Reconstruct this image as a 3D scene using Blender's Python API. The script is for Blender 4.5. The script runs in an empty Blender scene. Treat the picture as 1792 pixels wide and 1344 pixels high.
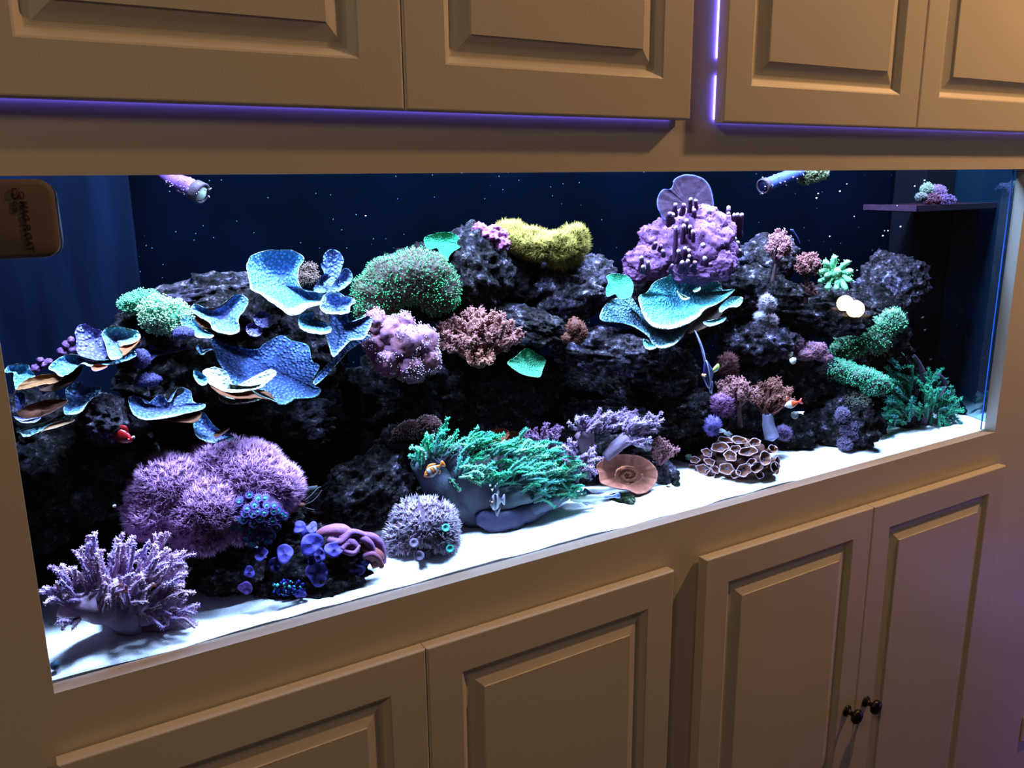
import bpy, math, random
import numpy as np

# ---------------------------------------------------------------- camera, world, light, exposure
S = bpy.context.scene
COL = S.collection
CAM = dict(f=1488.29, x=.0067, y=-1.0195, z=.5735, ya=.54179, pi=-.23828, ro=-.01006)
_y, _p, _r = CAM['ya'], CAM['pi'], CAM['ro']
DV = np.array([math.sin(_y)*math.cos(_p), math.cos(_y)*math.cos(_p), math.sin(_p)])
_rr = np.array([math.cos(_y), -math.sin(_y), 0.]); _uu = np.cross(_rr, DV)
RV = _rr*math.cos(_r) + _uu*math.sin(_r); UV = -_rr*math.sin(_r) + _uu*math.cos(_r)
CP = np.array([CAM['x'], CAM['y'], CAM['z']])
cd = bpy.data.cameras.new('camera'); cam = bpy.data.objects.new('camera', cd); COL.objects.link(cam)
cd.sensor_fit = 'HORIZONTAL'; cd.sensor_width = 36.0; cd.lens = CAM['f']/1792*36.0; cd.clip_start = .02; cd.clip_end = 50
from mathutils import Matrix, Vector
cam.matrix_world = Matrix(((RV[0], UV[0], -DV[0], CP[0]), (RV[1], UV[1], -DV[1], CP[1]), (RV[2], UV[2], -DV[2], CP[2]), (0, 0, 0, 1)))
S.camera = cam
S.view_settings.view_transform = 'Standard'; S.view_settings.look = 'None'
S.view_settings.exposure = 0.0; S.view_settings.gamma = 1.0; S.view_settings.use_curve_mapping = False
w = bpy.data.worlds.new('world'); S.world = w; w.use_nodes = True
w.node_tree.nodes['Background'].inputs[0].default_value = (.9, .62, .45, 1); w.node_tree.nodes['Background'].inputs[1].default_value = .022
S.cycles.max_bounces = 6; S.cycles.diffuse_bounces = 4; S.cycles.glossy_bounces = 3; S.cycles.transparent_max_bounces = 8
S.cycles.sample_clamp_indirect = 4.0; S.cycles.use_denoising = True; S.cycles.caustics_reflective = False; S.cycles.caustics_refractive = False

def area(name, loc, tgt, size, power, color, sy=None, spread=None):
    l = bpy.data.lights.new(name, 'AREA'); l.energy = power; l.color = color; l.size = size
    if sy: l.shape = 'RECTANGLE'; l.size_y = sy
    if spread: l.spread = spread
    o = bpy.data.objects.new(name, l); COL.objects.link(o); o.location = loc
    o.rotation_euler = (Vector(tgt)-Vector(loc)).to_track_quat('-Z', 'Y').to_euler(); return o
LED = (.36, .57, 1.0)
# four reef lamps in the canopy above the water, aimed down
for i, (x, y, p) in enumerate([(.16, .075, 40), (.68, .075, 38), (1.20, .075, 38), (1.68, .075, 36)]):
    area('reef_light', (x, y, 1.12), (x+.02, y+.10, 0), .30, p, LED, sy=.10, spread=2.2)
area('reef_fill', (.95, .20, .98), (.95, .24, 0), 1.75, 78, LED, sy=.30)  # added soft fill for the ambient light inside the tank
area('ceiling_light', (2.40, -.52, 1.82), (1.0, 0, .3), .08, 28, (1, .53, .23))
area('room_light', (-1.3, -1.6, 2.1), (.3, 0, .4), .5, 11, (1, .68, .42))
area('overhead_light', (.9, -.22, 2.6), (.9, 0, .0), .5, 5, (1, .66, .42))
pl = bpy.data.lights.new('purple_glow', 'POINT'); pl.energy = 4.5; pl.color = (.30, .16, 1); pl.shadow_soft_size = .15
po = bpy.data.objects.new('purple_glow', pl); COL.objects.link(po); po.location = (2.75, -.55, -.75)

# ---------------------------------------------------------------- projection helpers (pixel of a 1792x1344 frame -> point at depth y)
def ray(px, py): return DV + RV*((px-896)/CAM['f']) - UV*((py-672)/CAM['f'])
def at(px, py, y):
    v = ray(px, py); return CP + v*((y-CP[1])/v[1])
class Fr:
    """local frame of something seen at a pixel, standing at depth y: right / up in px, forward in metres"""
    def __init__(s, px, py, y):
        s.o = at(px, py, y); v = ray(px, py); h = np.array([v[0], v[1], 0]); h /= np.linalg.norm(h)
        s.f = h; s.r = np.array([h[1], -h[0], 0]); s.u = np.array([0, 0, 1.])
        s.s = np.dot(s.o-CP, DV)/CAM['f']
    def pt(s, dx, dz, dy=0.): return s.o + s.r*(dx*s.s) + s.u*(dz*s.s) + s.f*dy

# ---------------------------------------------------------------- numpy noise
def _h(i, j, k, sd):
    n = (i*374761393 + j*668265263 + k*1274126177 + sd*1013904223) & 0xffffffff
    n = ((n ^ (n >> 13))*1274126177) & 0xffffffff
    return ((n ^ (n >> 16)) & 0xffff)/65535.0
def noise(P, sd=0):
    I = np.floor(P).astype(np.int64); F = P-I; F = F*F*(3-2*F); r = 0
    for a in (0, 1):
        wa = F[:, 0] if a else 1-F[:, 0]
        for b in (0, 1):
            wb = F[:, 1] if b else 1-F[:, 1]
            for c in (0, 1):
                wc = F[:, 2] if c else 1-F[:, 2]
                r = r + wa*wb*wc*_h(I[:, 0]+a, I[:, 1]+b, I[:, 2]+c, sd)
    return r*2-1
def fbm(P, sd=0, o=4, ridge=False):
    r = 0; a = .5
    for i in range(o):
        n = noise(P*(2.03**i)+i*7.3, sd+i); r = r + a*((1-2*abs(n)) if ridge else n); a *= .5
    return r
_ico = {}
def ico(n):
    if n not in _ico:
        import bmesh
        bm = bmesh.new(); bmesh.ops.create_icosphere(bm, subdivisions=n, radius=1)
        V = np.array([v.co[:] for v in bm.verts]); F = np.array([[v.index for v in f.verts] for f in bm.faces]); bm.free()
        _ico[n] = (V/np.linalg.norm(V, axis=1)[:, None], F)
    return _ico[n]

# ---------------------------------------------------------------- mesh / object helpers
class MB:
    def __init__(s): s.V = []; s.F = []; s.C = []; s.n = 0
    def add(s, V, F, C=None):
        V = np.asarray(V, float); F = np.asarray(F, int)
        C = np.full((len(V), 3), 1.0) if C is None else (np.tile(C, (len(V), 1)) if np.ndim(C) == 1 else C)
        if len(F) and F.shape[1] == 3: F = np.hstack([F, np.full((len(F), 1), -1)])
        F = np.where(F >= 0, F+s.n, -1); s.V.append(V); s.F.append(F); s.C.append(np.asarray(C, float)); s.n += len(V); return s
    def build(s, name, mat, parent=None, smooth=True):
        V = np.vstack(s.V); F = np.vstack(s.F); C = np.vstack(s.C)
        cnt = np.where(F[:, 3] < 0, 3, 4); loops = F[F >= 0]; st = np.concatenate([[0], np.cumsum(cnt)[:-1]])
        org = np.zeros(3)
        if parent is None: org = np.array([(V[:, 0].min()+V[:, 0].max())/2, (V[:, 1].min()+V[:, 1].max())/2, V[:, 2].min()])
        elif not isinstance(parent, bpy.types.Object): parent = None
        base = org if parent is None else np.array(parent.get('_w', (0, 0, 0)))
        me = bpy.data.meshes.new(name)
        me.vertices.add(len(V)); me.vertices.foreach_set('co', (V-base).astype(np.float32).ravel())
        me.loops.add(len(loops)); me.loops.foreach_set('vertex_index', loops.astype(np.int32))
        me.polygons.add(len(F)); me.polygons.foreach_set('loop_start', st.astype(np.int32))
        me.polygons.foreach_set('use_smooth', np.full(len(F), smooth))
        me.update(calc_edges=True)
        a = me.attributes.new('c', 'FLOAT_COLOR', 'POINT'); a.data.foreach_set('color', np.hstack([C, np.ones((len(C), 1))]).astype(np.float32).ravel())
        me.materials.append(mat); o = bpy.data.objects.new(name, me); COL.objects.link(o)
        if parent is None: o.location = base
        else: o.parent = parent
        o['_w'] = tuple(float(x) for x in base); return o
def tag(o, label=None, cat=None, group=None, kind=None):
    if label: o['label'] = label
    if cat: o['category'] = cat
    if group: o['group'] = group
    if kind: o['kind'] = kind
    return o
def empty(name, loc, label, cat, group=None):
    o = bpy.data.objects.new(name, None); COL.objects.link(o); o.location = loc; o['_w'] = tuple(float(v) for v in loc)
    o.empty_display_size = .02
    return tag(o, label, cat, group)

# ---------------------------------------------------------------- colour: what the photograph shows under the reef lamps -> surface colour
def lin(r, g, b):
    c = np.array([r, g, b])/255.; return np.where(c < .04045, c/12.92, ((c+.055)/1.055)**2.4)
LC = np.array([.52, .62, .95])
def A(r, g, b, k=1.0): return np.clip(lin(r, g, b)/LC*k*.30, .002, .93)

def nodes(name):
    m = bpy.data.materials.new(name); m.use_nodes = True; nt = m.node_tree; return m, nt, nt.nodes['Principled BSDF']
def vmat(name, rough=.6, bump=None, bs=200., bd=.002, vary=.25, vs=60., spec=.08, vor=0, gain=1.):
    """vertex colour, a little mottled, with fine relief"""
    m, nt, b = nodes(name); N = nt.nodes; L = nt.links
    at_ = N.new('ShaderNodeAttribute'); at_.attribute_name = 'c'
    tc = N.new('ShaderNodeTexCoord')
    nz = N.new('ShaderNodeTexNoise'); nz.inputs['Scale'].default_value = vs; nz.inputs['Detail'].default_value = 5; L.new(tc.outputs['Object'], nz.inputs['Vector'])
    mr = N.new('ShaderNodeMapRange'); mr.inputs[1].default_value = .3; mr.inputs[2].default_value = .7; mr.inputs[3].default_value = 1-vary; mr.inputs[4].default_value = 1+vary
    L.new(nz.outputs['Fac'], mr.inputs[0])
    mr.inputs[3].default_value *= gain; mr.inputs[4].default_value *= gain
    mx = N.new('ShaderNodeVectorMath'); mx.operation = 'SCALE'; L.new(at_.outputs['Color'], mx.inputs[0]); L.new(mr.outputs[0], mx.inputs['Scale'])
    last = mx.outputs[0]
    b.inputs['Roughness'].default_value = rough; b.inputs['Specular IOR Level'].default_value = spec
    if vor:
        vo = N.new('ShaderNodeTexVoronoi'); vo.inputs['Scale'].default_value = vor; L.new(tc.outputs['Object'], vo.inputs['Vector'])
        r2 = N.new('ShaderNodeMapRange'); r2.inputs[1].default_value = .12; r2.inputs[2].default_value = .62; r2.inputs[3].default_value = 1.0; r2.inputs[4].default_value = 0.0
        L.new(vo.outputs['Distance'], r2.inputs[0])
        r3 = N.new('ShaderNodeMapRange'); r3.inputs[3].default_value = .5; r3.inputs[4].default_value = 1.7; L.new(r2.outputs[0], r3.inputs[0])
        m2 = N.new('ShaderNodeVectorMath'); m2.operation = 'SCALE'; L.new(last, m2.inputs[0]); L.new(r3.outputs[0], m2.inputs['Scale']); last = m2.outputs[0]
        bp = N.new('ShaderNodeBump'); bp.inputs['Strength'].default_value = .9; bp.inputs['Distance'].default_value = .0035; L.new(r2.outputs[0], bp.inputs['Height'])
        L.new(bp.outputs[0], b.inputs['Normal'])
    elif bump:
        bn = N.new('ShaderNodeTexNoise'); bn.inputs['Scale'].default_value = bs; bn.inputs['Detail'].default_value = 6; bn.inputs['Roughness'].default_value = .65; L.new(tc.outputs['Object'], bn.inputs['Vector'])
        bp = N.new('ShaderNodeBump'); bp.inputs['Strength'].default_value = bump; bp.inputs['Distance'].default_value = bd; L.new(bn.outputs['Fac'], bp.inputs['Height'])
        L.new(bp.outputs[0], b.inputs['Normal'])
    L.new(last, b.inputs['Base Color'])
    return m
def plain(name, c, rough=.5, metal=0., spec=.5):
    m, nt, b = nodes(name); b.inputs['Base Color'].default_value = (*c, 1); b.inputs['Roughness'].default_value = rough
    b.inputs['Metallic'].default_value = metal; b.inputs['Specular IOR Level'].default_value = spec
    N = nt.nodes; L = nt.links; tc = N.new('ShaderNodeTexCoord'); nz = N.new('ShaderNodeTexNoise'); nz.inputs['Scale'].default_value = 90; L.new(tc.outputs['Object'], nz.inputs['Vector'])
    mr = N.new('ShaderNodeMapRange'); mr.inputs[3].default_value = max(0, rough-.08); mr.inputs[4].default_value = min(1, rough+.08); L.new(nz.outputs['Fac'], mr.inputs[0]); L.new(mr.outputs[0], b.inputs['Roughness'])
    return m

# cream paint
def m_paint():
    m, nt, b = nodes('cream_paint'); N = nt.nodes; L = nt.links; tc = N.new('ShaderNodeTexCoord')
    nz = N.new('ShaderNodeTexNoise'); nz.inputs['Scale'].default_value = 3.; nz.inputs['Detail'].default_value = 4; L.new(tc.outputs['Object'], nz.inputs['Vector'])
    cr = N.new('ShaderNodeValToRGB'); cr.color_ramp.elements[0].color = (.58, .54, .46, 1); cr.color_ramp.elements[1].color = (.66, .62, .53, 1); L.new(nz.outputs['Fac'], cr.inputs[0])
    L.new(cr.outputs[0], b.inputs['Base Color']); b.inputs['Roughness'].default_value = .48; b.inputs['Specular IOR Level'].default_value = .35
    n2 = N.new('ShaderNodeTexNoise'); n2.inputs['Scale'].default_value = 420; n2.inputs['Detail'].default_value = 3; L.new(tc.outputs['Object'], n2.inputs['Vector'])
    bp = N.new('ShaderNodeBump'); bp.inputs['Strength'].default_value = .18; bp.inputs['Distance'].default_value = .0006; L.new(n2.outputs['Fac'], bp.inputs['Height']); L.new(bp.outputs[0], b.inputs['Normal'])
    return m
M_PAINT = m_paint()
def m_rock():
    m, nt, b = nodes('live_rock'); N = nt.nodes; L = nt.links; tc = N.new('ShaderNodeTexCoord')
    at_ = N.new('ShaderNodeAttribute'); at_.attribute_name = 'c'
    n1 = N.new('ShaderNodeTexNoise'); n1.inputs['Scale'].default_value = 62; n1.inputs['Detail'].default_value = 10; n1.inputs['Roughness'].default_value = .78; L.new(tc.outputs['Object'], n1.inputs['Vector'])
    cr = N.new('ShaderNodeValToRGB'); e = cr.color_ramp.elements
    e[0].position = .42; e[0].color = (.0025, .0022, .0018, 1); e[1].position = .70; e[1].color = (.22, .18, .20, 1)
    k = e.new(.56); k.color = (.020, .016, .016, 1)
    L.new(n1.outputs['Fac'], cr.inputs[0])
    mx = N.new('ShaderNodeVectorMath'); mx.operation = 'MULTIPLY'; L.new(cr.outputs[0], mx.inputs[0]); L.new(at_.outputs['Color'], mx.inputs[1])
    L.new(mx.outputs[0], b.inputs['Base Color']); b.inputs['Roughness'].default_value = .85; b.inputs['Specular IOR Level'].default_value = .03
    vo = N.new('ShaderNodeTexVoronoi'); vo.inputs['Scale'].default_value = 130; L.new(tc.outputs['Object'], vo.inputs['Vector'])
    n2 = N.new('ShaderNodeTexNoise'); n2.inputs['Scale'].default_value = 170; n2.inputs['Detail'].default_value = 7; n2.inputs['Roughness'].default_value = .75; L.new(tc.outputs['Object'], n2.inputs['Vector'])
    ad = N.new('ShaderNodeMath'); ad.operation = 'MULTIPLY_ADD'; ad.inputs[1].default_value = 1.0; L.new(vo.outputs['Distance'], ad.inputs[0]); L.new(n2.outputs['Fac'], ad.inputs[2])
    bp = N.new('ShaderNodeBump'); bp.inputs['Strength'].default_value = 1.0; bp.inputs['Distance'].default_value = .009; L.new(ad.outputs[0], bp.inputs['Height']); L.new(bp.outputs[0], b.inputs['Normal'])
    return m
M_ROCK = m_rock()
def m_sand():
    m, nt, b = nodes('white_sand'); N = nt.nodes; L = nt.links; tc = N.new('ShaderNodeTexCoord')
    n1 = N.new('ShaderNodeTexNoise'); n1.inputs['Scale'].default_value = 900; n1.inputs['Detail'].default_value = 3; L.new(tc.outputs['Object'], n1.inputs['Vector'])
    cr = N.new('ShaderNodeValToRGB'); e = cr.color_ramp.elements; e[0].position = .3; e[0].color = (.62, .62, .62, 1); e[1].position = .55; e[1].color = (.93, .92, .90, 1)
    L.new(n1.outputs['Fac'], cr.inputs[0]); L.new(cr.outputs[0], b.inputs['Base Color']); b.inputs['Roughness'].default_value = .9
    bp = N.new('ShaderNodeBump'); bp.inputs['Strength'].default_value = .6; bp.inputs['Distance'].default_value = .002; L.new(n1.outputs['Fac'], bp.inputs['Height']); L.new(bp.outputs[0], b.inputs['Normal'])
    return m
M_SAND = m_sand()
M_PLATE = vmat('plate_coral_skin', rough=.55, vor=200., vary=.18, vs=30, gain=1.25)
M_PLATE_FINE = vmat('fine_plate_skin', rough=.6, vor=420., vary=.15, vs=30, gain=1.1)
M_SKIN = vmat('coral_skin', rough=.6, bump=.5, bs=260, bd=.0015, vary=.22, vs=90)
M_SOFT = vmat('soft_coral_flesh', rough=.5, bump=.6, bs=220, bd=.002, vary=.14, vs=70)
M_TUFT = vmat('polyp_flesh', rough=.6, vary=.25, vs=160)
M_FISH = vmat('fish_scales', rough=.35, bump=.1, bs=700, bd=.0005, vary=.08, vs=100, spec=.6)
M_WOODY = vmat('plain_paint', rough=.5, vary=.05)
M_BLACK = plain('black_metal', (.006, .005, .006), .38)
M_BLACKAC = plain('black_acrylic', (.0015, .0018, .003), .5, spec=.02)
M_EYE = plain('eye_black', (.01, .01, .01), .15)

def box(mb, x0, x1, y0, y1, z0, z1, c=None):
    V = [(x, y, z) for x in (x0, x1) for y in (y0, y1) for z in (z0, z1)]
    return mb.add(V, [(0, 1, 3, 2), (4, 6, 7, 5), (0, 4, 5, 1), (2, 3, 7, 6), (0, 2, 6, 4), (1, 5, 7, 3)], c)
def lathe(mb, prof, o, ax, n=24, c=None):
    """prof: (radius, distance along ax)"""
    ax = np.array(ax, float); ax /= np.linalg.norm(ax); t = np.array([0, 0, 1.]) if abs(ax[2]) < .9 else np.array([1., 0, 0])
    a = np.cross(t, ax); a /= np.linalg.norm(a); b = np.cross(ax, a); th = np.arange(n)*2*math.pi/n
    V = np.vstack([np.array(o)+ax*h+r*(np.cos(th)[:, None]*a+np.sin(th)[:, None]*b) for r, h in prof])
    F = [(i*n+j, i*n+(j+1) % n, (i+1)*n+(j+1) % n, (i+1)*n+j) for i in range(len(prof)-1) for j in range(n)]
    if c is not None and np.ndim(c) == 2: c = np.repeat(np.array(c), n, axis=0)
    return mb.add(V, F, c)
def tube(mb, P, R, n=8, C=None, bump=0., sd=0, cap=True):
    P = np.array(P, float); R = np.broadcast_to(np.array(R, float), (len(P),)).copy()
    T = np.gradient(P, axis=0); T /= np.linalg.norm(T, axis=1)[:, None]+1e-12
    ref = np.array([.3, .2, .93]); a = np.cross(T, ref); a /= np.linalg.norm(a, axis=1)[:, None]+1e-9; b = np.cross(T, a)
    th = np.arange(n)*2*math.pi/n
    ring = np.cos(th)[None, :, None]*a[:, None, :]+np.sin(th)[None, :, None]*b[:, None, :]
    rr = R[:, None]*np.ones(n)[None, :]
    if bump: rr = rr*(1+bump*noise((P[:, None, :]+ring*R[:, None, None]).reshape(-1, 3)/max(R.max(), 1e-6)*1.1, sd).reshape(len(P), n))
    V = (P[:, None, :]+ring*rr[:, :, None]).reshape(-1, 3); m = len(P)
    i = np.arange(m-1)[:, None]*n; j = np.arange(n)[None, :]; j2 = (j+1) % n
    F = np.stack([i+j, i+j2, i+n+j2, i+n+j], -1).reshape(-1, 4)
    if C is None: CC = None
    elif np.ndim(C) == 1: CC = np.tile(C, (len(V), 1))
    else: CC = np.repeat(np.array(C), n, axis=0)
    if cap:
        V = np.vstack([V, P[0]-T[0]*R[0]*.6, P[-1]+T[-1]*R[-1]*.8]); k = m*n
        F = np.vstack([F, [(k, (q+1) % n, q, -1) for q in range(n)], [(k+1, (m-1)*n+q, (m-1)*n+(q+1) % n, -1) for q in range(n)]])
        if CC is not None: CC = np.vstack([CC, CC[:1], CC[-1:]])
    return mb.add(V, F, CC)
def spline(P, m=8, closed=False):
    P = np.array(P, float); n = len(P); out = []
    rng_ = range(n) if closed else range(n-1)
    for i in rng_:
        g = (lambda k: P[k % n]) if closed else (lambda k: P[min(max(k, 0), n-1)])
        p0, p1, p2, p3 = g(i-1), g(i), g(i+1), g(i+2)
        for t in np.arange(m)/m:
            out.append(.5*((2*p1)+(-p0+p2)*t+(2*p0-5*p1+4*p2-p3)*t*t+(-p0+3*p1-3*p2+p3)*t**3))
    if not closed: out.append(P[-1])
    return np.array(out)
def spikes(mb, P, N, L, w_, spread, k, rng, c0, c1, tip=0., ct=None, tipf=1.):
    """k thin three-sided polyps (with a round tip when tip > 0) at each point"""
    P = np.repeat(P, k, 0); N = np.repeat(N, k, 0); n = len(P)
    D = N+rng.normal(0, spread, (n, 3)); D /= np.linalg.norm(D, axis=1)[:, None]+1e-9
    l = L*rng.uniform(.6, 1.25, n)[:, None]
    a = np.cross(D, [.31, .17, .94]); a /= np.linalg.norm(a, axis=1)[:, None]+1e-9; b = np.cross(D, a)
    V = np.stack([P+a*w_, P+(-.5*a+.87*b)*w_, P+(-.5*a-.87*b)*w_, P+D*l], 1).reshape(-1, 3)
    i = np.arange(n)[:, None]*4; F = np.concatenate([i+np.array([[0, 1, 3]]), i+np.array([[1, 2, 3]]), i+np.array([[2, 0, 3]])])
    jit = rng.uniform(.8, 1.2, (n, 1, 1)); C = (np.stack([c0, c0, c0, c1])[None]*jit).reshape(-1, 3)
    mb.add(V, F, C)
    if tip:
        q = rng.uniform(size=n) < tipf; balls(mb, (P+D*l)[q], tip, ct if ct is not None else c1, rng)
    return mb
def balls(mb, P, r, c, rng=None):
    n = len(P); O = np.array([[1, 0, 0], [-1, 0, 0], [0, 1, 0], [0, -1, 0], [0, 0, 1], [0, 0, -1.]])
    r = np.broadcast_to(r, (n,))
    V = (P[:, None, :]+O[None]*r[:, None, None]).reshape(-1, 3)
    f = np.array([[0, 2, 4], [2, 1, 4], [1, 3, 4], [3, 0, 4], [2, 0, 5], [1, 2, 5], [3, 1, 5], [0, 3, 5]])
    F = (np.arange(n)[:, None, None]*6+f[None]).reshape(-1, 3)
    C = np.tile(c, (n*6, 1)) if np.ndim(c) == 1 else np.repeat(c, 6, 0)
    return mb.add(V, F, C)
def ellips(fr, E):
    """E rows: dx, dz (px), dy (m), rx, rz (px), ry (m) -> centres and axes"""
    return [(fr.pt(dx, dz, dy), np.array([rx*fr.s, ry, rz*fr.s])) for dx, dz, dy, rx, rz, ry in E]
def loc2w(fr, L): return L[:, :1]*fr.r+L[:, 1:2]*fr.f+L[:, 2:3]*fr.u
def w2loc(fr, W): return np.stack([W@fr.r, W@fr.f, W@fr.u], 1)
def body(mb, fr, E, c, amp=.12, fq=2.2, sub=4, sd=0, c2=None, fine=0.):
    for q, (o, R) in enumerate(ellips(fr, E)):
        V, F = ico(sub); n = fbm(V*fq+q*3.1, sd+q, 4)[:, None]
        if fine: n = n+fine/(2*amp)*2*fbm(V*13+q, sd+5, 3)[:, None]
        W = o+loc2w(fr, V*R*(1+amp*2*n))
        C = np.tile(c, (len(V), 1))
        if c2 is not None: C = C+(c2-C)*np.clip(.5+1.6*n, 0, 1)
        mb.add(W, F, C)
    return mb
def scatter(fr, E, n, rng, amp=.12, fq=2.2, sd=0, front=True):
    """points spread over the union of the ellipsoids, with normals"""
    els = ellips(fr, E); ar = np.array([(R[0]*R[2])**.9 for _, R in els]); ar /= ar.sum(); PP = []; NN = []
    for q, (o, R) in enumerate(els):
        m = int(n*ar[q])*(2 if front else 1); v = rng.normal(0, 1, (m, 3)); v /= np.linalg.norm(v, axis=1)[:, None]
        if front: v = v[v[:, 1] < .35]
        nn = fbm(v*fq+q*3.1, sd+q, 4)[:, None]
        p = o+loc2w(fr, v*R*(1+amp*2*nn)); N = loc2w(fr, v/R); N /= np.linalg.norm(N, axis=1)[:, None]
        keep = np.ones(len(p), bool)
        for q2, (o2, R2) in enumerate(els):
            if q2 != q: keep &= (((w2loc(fr, p-o2))/(R2*.97))**2).sum(1) > 1
        PP.append(p[keep]); NN.append(N[keep])
    return np.vstack(PP), np.vstack(NN)

# ================================================================= SETTING
W_, H_, T = 1.90, .58, .022
ZU, ZL = .6545, -.078
def wall():
    mb = MB(); xs = [-.9, 0, W_, 3.2]; zs = [-1.15, 0, H_, 1.9]
    for i in range(3):
        for j in range(3):
            if i == 1 and j == 1: continue
            a, b, c, d = xs[i], xs[i+1], zs[j], zs[j+1]; mb.add([(a, 0, c), (b, 0, c), (b, 0, d), (a, 0, d)], [(0, 1, 2, 3)])
    J = .025
    mb.add([(0, 0, 0), (W_, 0, 0), (W_, J, 0), (0, J, 0)], [(0, 1, 2, 3)]); mb.add([(0, 0, H_), (W_, 0, H_), (W_, J, H_), (0, J, H_)], [(0, 3, 2, 1)])
    mb.add([(0, 0, 0), (0, J, 0), (0, J, H_), (0, 0, H_)], [(0, 1, 2, 3)]); mb.add([(W_, 0, 0), (W_, J, 0), (W_, J, H_), (W_, 0, H_)], [(0, 3, 2, 1)])
    for i in range(3):
        for j in range(3):
            if i == 1 and j == 1: continue
            a, b, c, d = xs[i], xs[i+1], zs[j], zs[j+1]; mb.add([(a, J, c), (b, J, c), (b, J, d), (a, J, d)], [(0, 3, 2, 1)])
    o = mb.build('wall_front', M_PAINT, smooth=False); tag(o, 'cream painted face frame around the aquarium opening', None, None, 'structure')
wall()
def door_mesh(x0, x1, z0, z1):
    mb = MB(); g = .0
    def ring(ins, y): return [(x0+ins, y, z0+ins), (x1-ins, y, z0+ins), (x1-ins, y, z1-ins), (x0+ins, y, z1-ins)]
    prof = [(0, -.0035), (0, -T+.002), (.0015, -T+.0004), (.003, -T), (.0555, -T), (.058, -T+.001), (.066, -T+.008), (.068, -T+.0085), (.072, -T+.0085)]
    V = []; F = []
    for ins, y in prof: V += ring(ins, y)
    for k in range(len(prof)-1):
        for q in range(4): a = k*4+q; b = k*4+(q+1) % 4; F.append((a, b, b+4, a+4))
    F.append((3, 2, 1, 0)); mb.add(V, F)
    p = MB(); prof = [(.071, -T+.0105), (.071, -T+.0085), (.073, -T+.0083), (.0925, -T+.0018), (.0935, -T+.0012), (.0936, -T-.0002)]
    V = []; F = []
    for ins, y in prof: V += ring(ins, y)
    for k in range(len(prof)-1):
        for q in range(4): a = k*4+q; b = k*4+(q+1) % 4; F.append((a, b, b+4, a+4))
    n = len(V); F.append((n-4, n-3, n-2, n-1)); p.add(V, F); return mb, p
def cabinet(name, label, doors, z0, z1, knobs=()):
    e = empty(name, (doors[0][0], 0, z0), label, 'cabinet', None)
    for i, (a, b) in enumerate(doors):
        mb, p = door_mesh(a, b, z0, z1); d = mb.build('door', M_PAINT, e, smooth=False)
        p.build('raised_panel', M_PAINT, d, smooth=False)
        for kx, kz in knobs:
            if a < kx < b:
                k = MB(); lathe(k, [(0.0001, 0), (.0125, 0), (.0125, .002), (.010, .004), (.0055, .007), (.005, .014), (.009, .019), (.0155, .022), (.0165, .026), (.0145, .030), (.008, .033), (.0001, .034)], (kx, -T, kz), (0, -1, 0), 28)
                kk = k.build('knob', M_BLACK, d); kk['label'] = 'round black door knob'
    return e
cabinet('upper_cabinet', 'upper cream cabinet with two raised panel doors above the left of the aquarium', [(-.006, .4583), (.4597, .9228)], ZU, 1.5)
cabinet('upper_cabinet', 'upper cream cabinet on the right, blue light glowing around its doors', [(.9895, 1.4690), (1.4715, 1.935)], ZU-.002, 1.5)
cabinet('lower_cabinet', 'lower cream cabinet below the left of the aquarium, no knobs in view', [(-.008, .4590), (.4605, .9255)], -.95, ZL)
cabinet('lower_cabinet', 'lower cream cabinet with two round black knobs', [(.9985, 1.4535), (1.4550, 1.925)], -.95, ZL, [(1.4275, -.532), (1.4895, -.532)])
# added glowing strips stand in for canopy light leaking round the upper doors
def glow(name, c, s):
    m, nt, b = nodes(name); b.inputs['Emission Color'].default_value = (*c, 1); b.inputs['Emission Strength'].default_value = s; b.inputs['Base Color'].default_value = (.5, .5, .6, 1); return m
M_STRIP = glow('blue_leak', (.10, .075, 1.0), 24.0); M_STRIP2 = glow('blue_leak_dim', (.14, .10, 1.0), 4.2)
def strip(label, segs, mat):
    mb = MB()
    for x0, x1, z0, z1 in segs: box(mb, x0, x1, -.0030, -.0008, z0, z1)
    o = mb.build('light_leak', mat, smooth=False); tag(o, label, 'light', None)
strip('thin blue light line along the bottom of the left upper cabinet', [(.02, .90, ZU+.002, ZU+.0045)], M_STRIP2)
strip('violet blue light line along the bottom of the right upper cabinet', [(1.0, 1.90, ZU+.001, ZU+.0042)], M_STRIP2)
strip('bright violet blue light in the gap beside the right upper cabinet, lower piece', [(.9893, .9925, .658, .722)], M_STRIP)
strip('bright violet blue light in the gap beside the right upper cabinet, upper piece', [(.9893, .9925, .748, 1.2)], M_STRIP)
# the white corner of a plate at the far right
mb = MB(); c0 = at(1789, 1272, -.002); box(mb, c0[0]-.002, c0[0]+.07, -.008, -.0002, c0[2]-.045, c0[2]+.03)
o = mb.build('socket_plate', plain('white_plastic', (.8, .78, .76), .4), smooth=False)
bv = o.modifiers.new('b', 'BEVEL'); bv.width = .004; bv.segments = 2
tag(o, 'small white plate at the right edge, beside the lower cabinet', 'socket')

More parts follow.
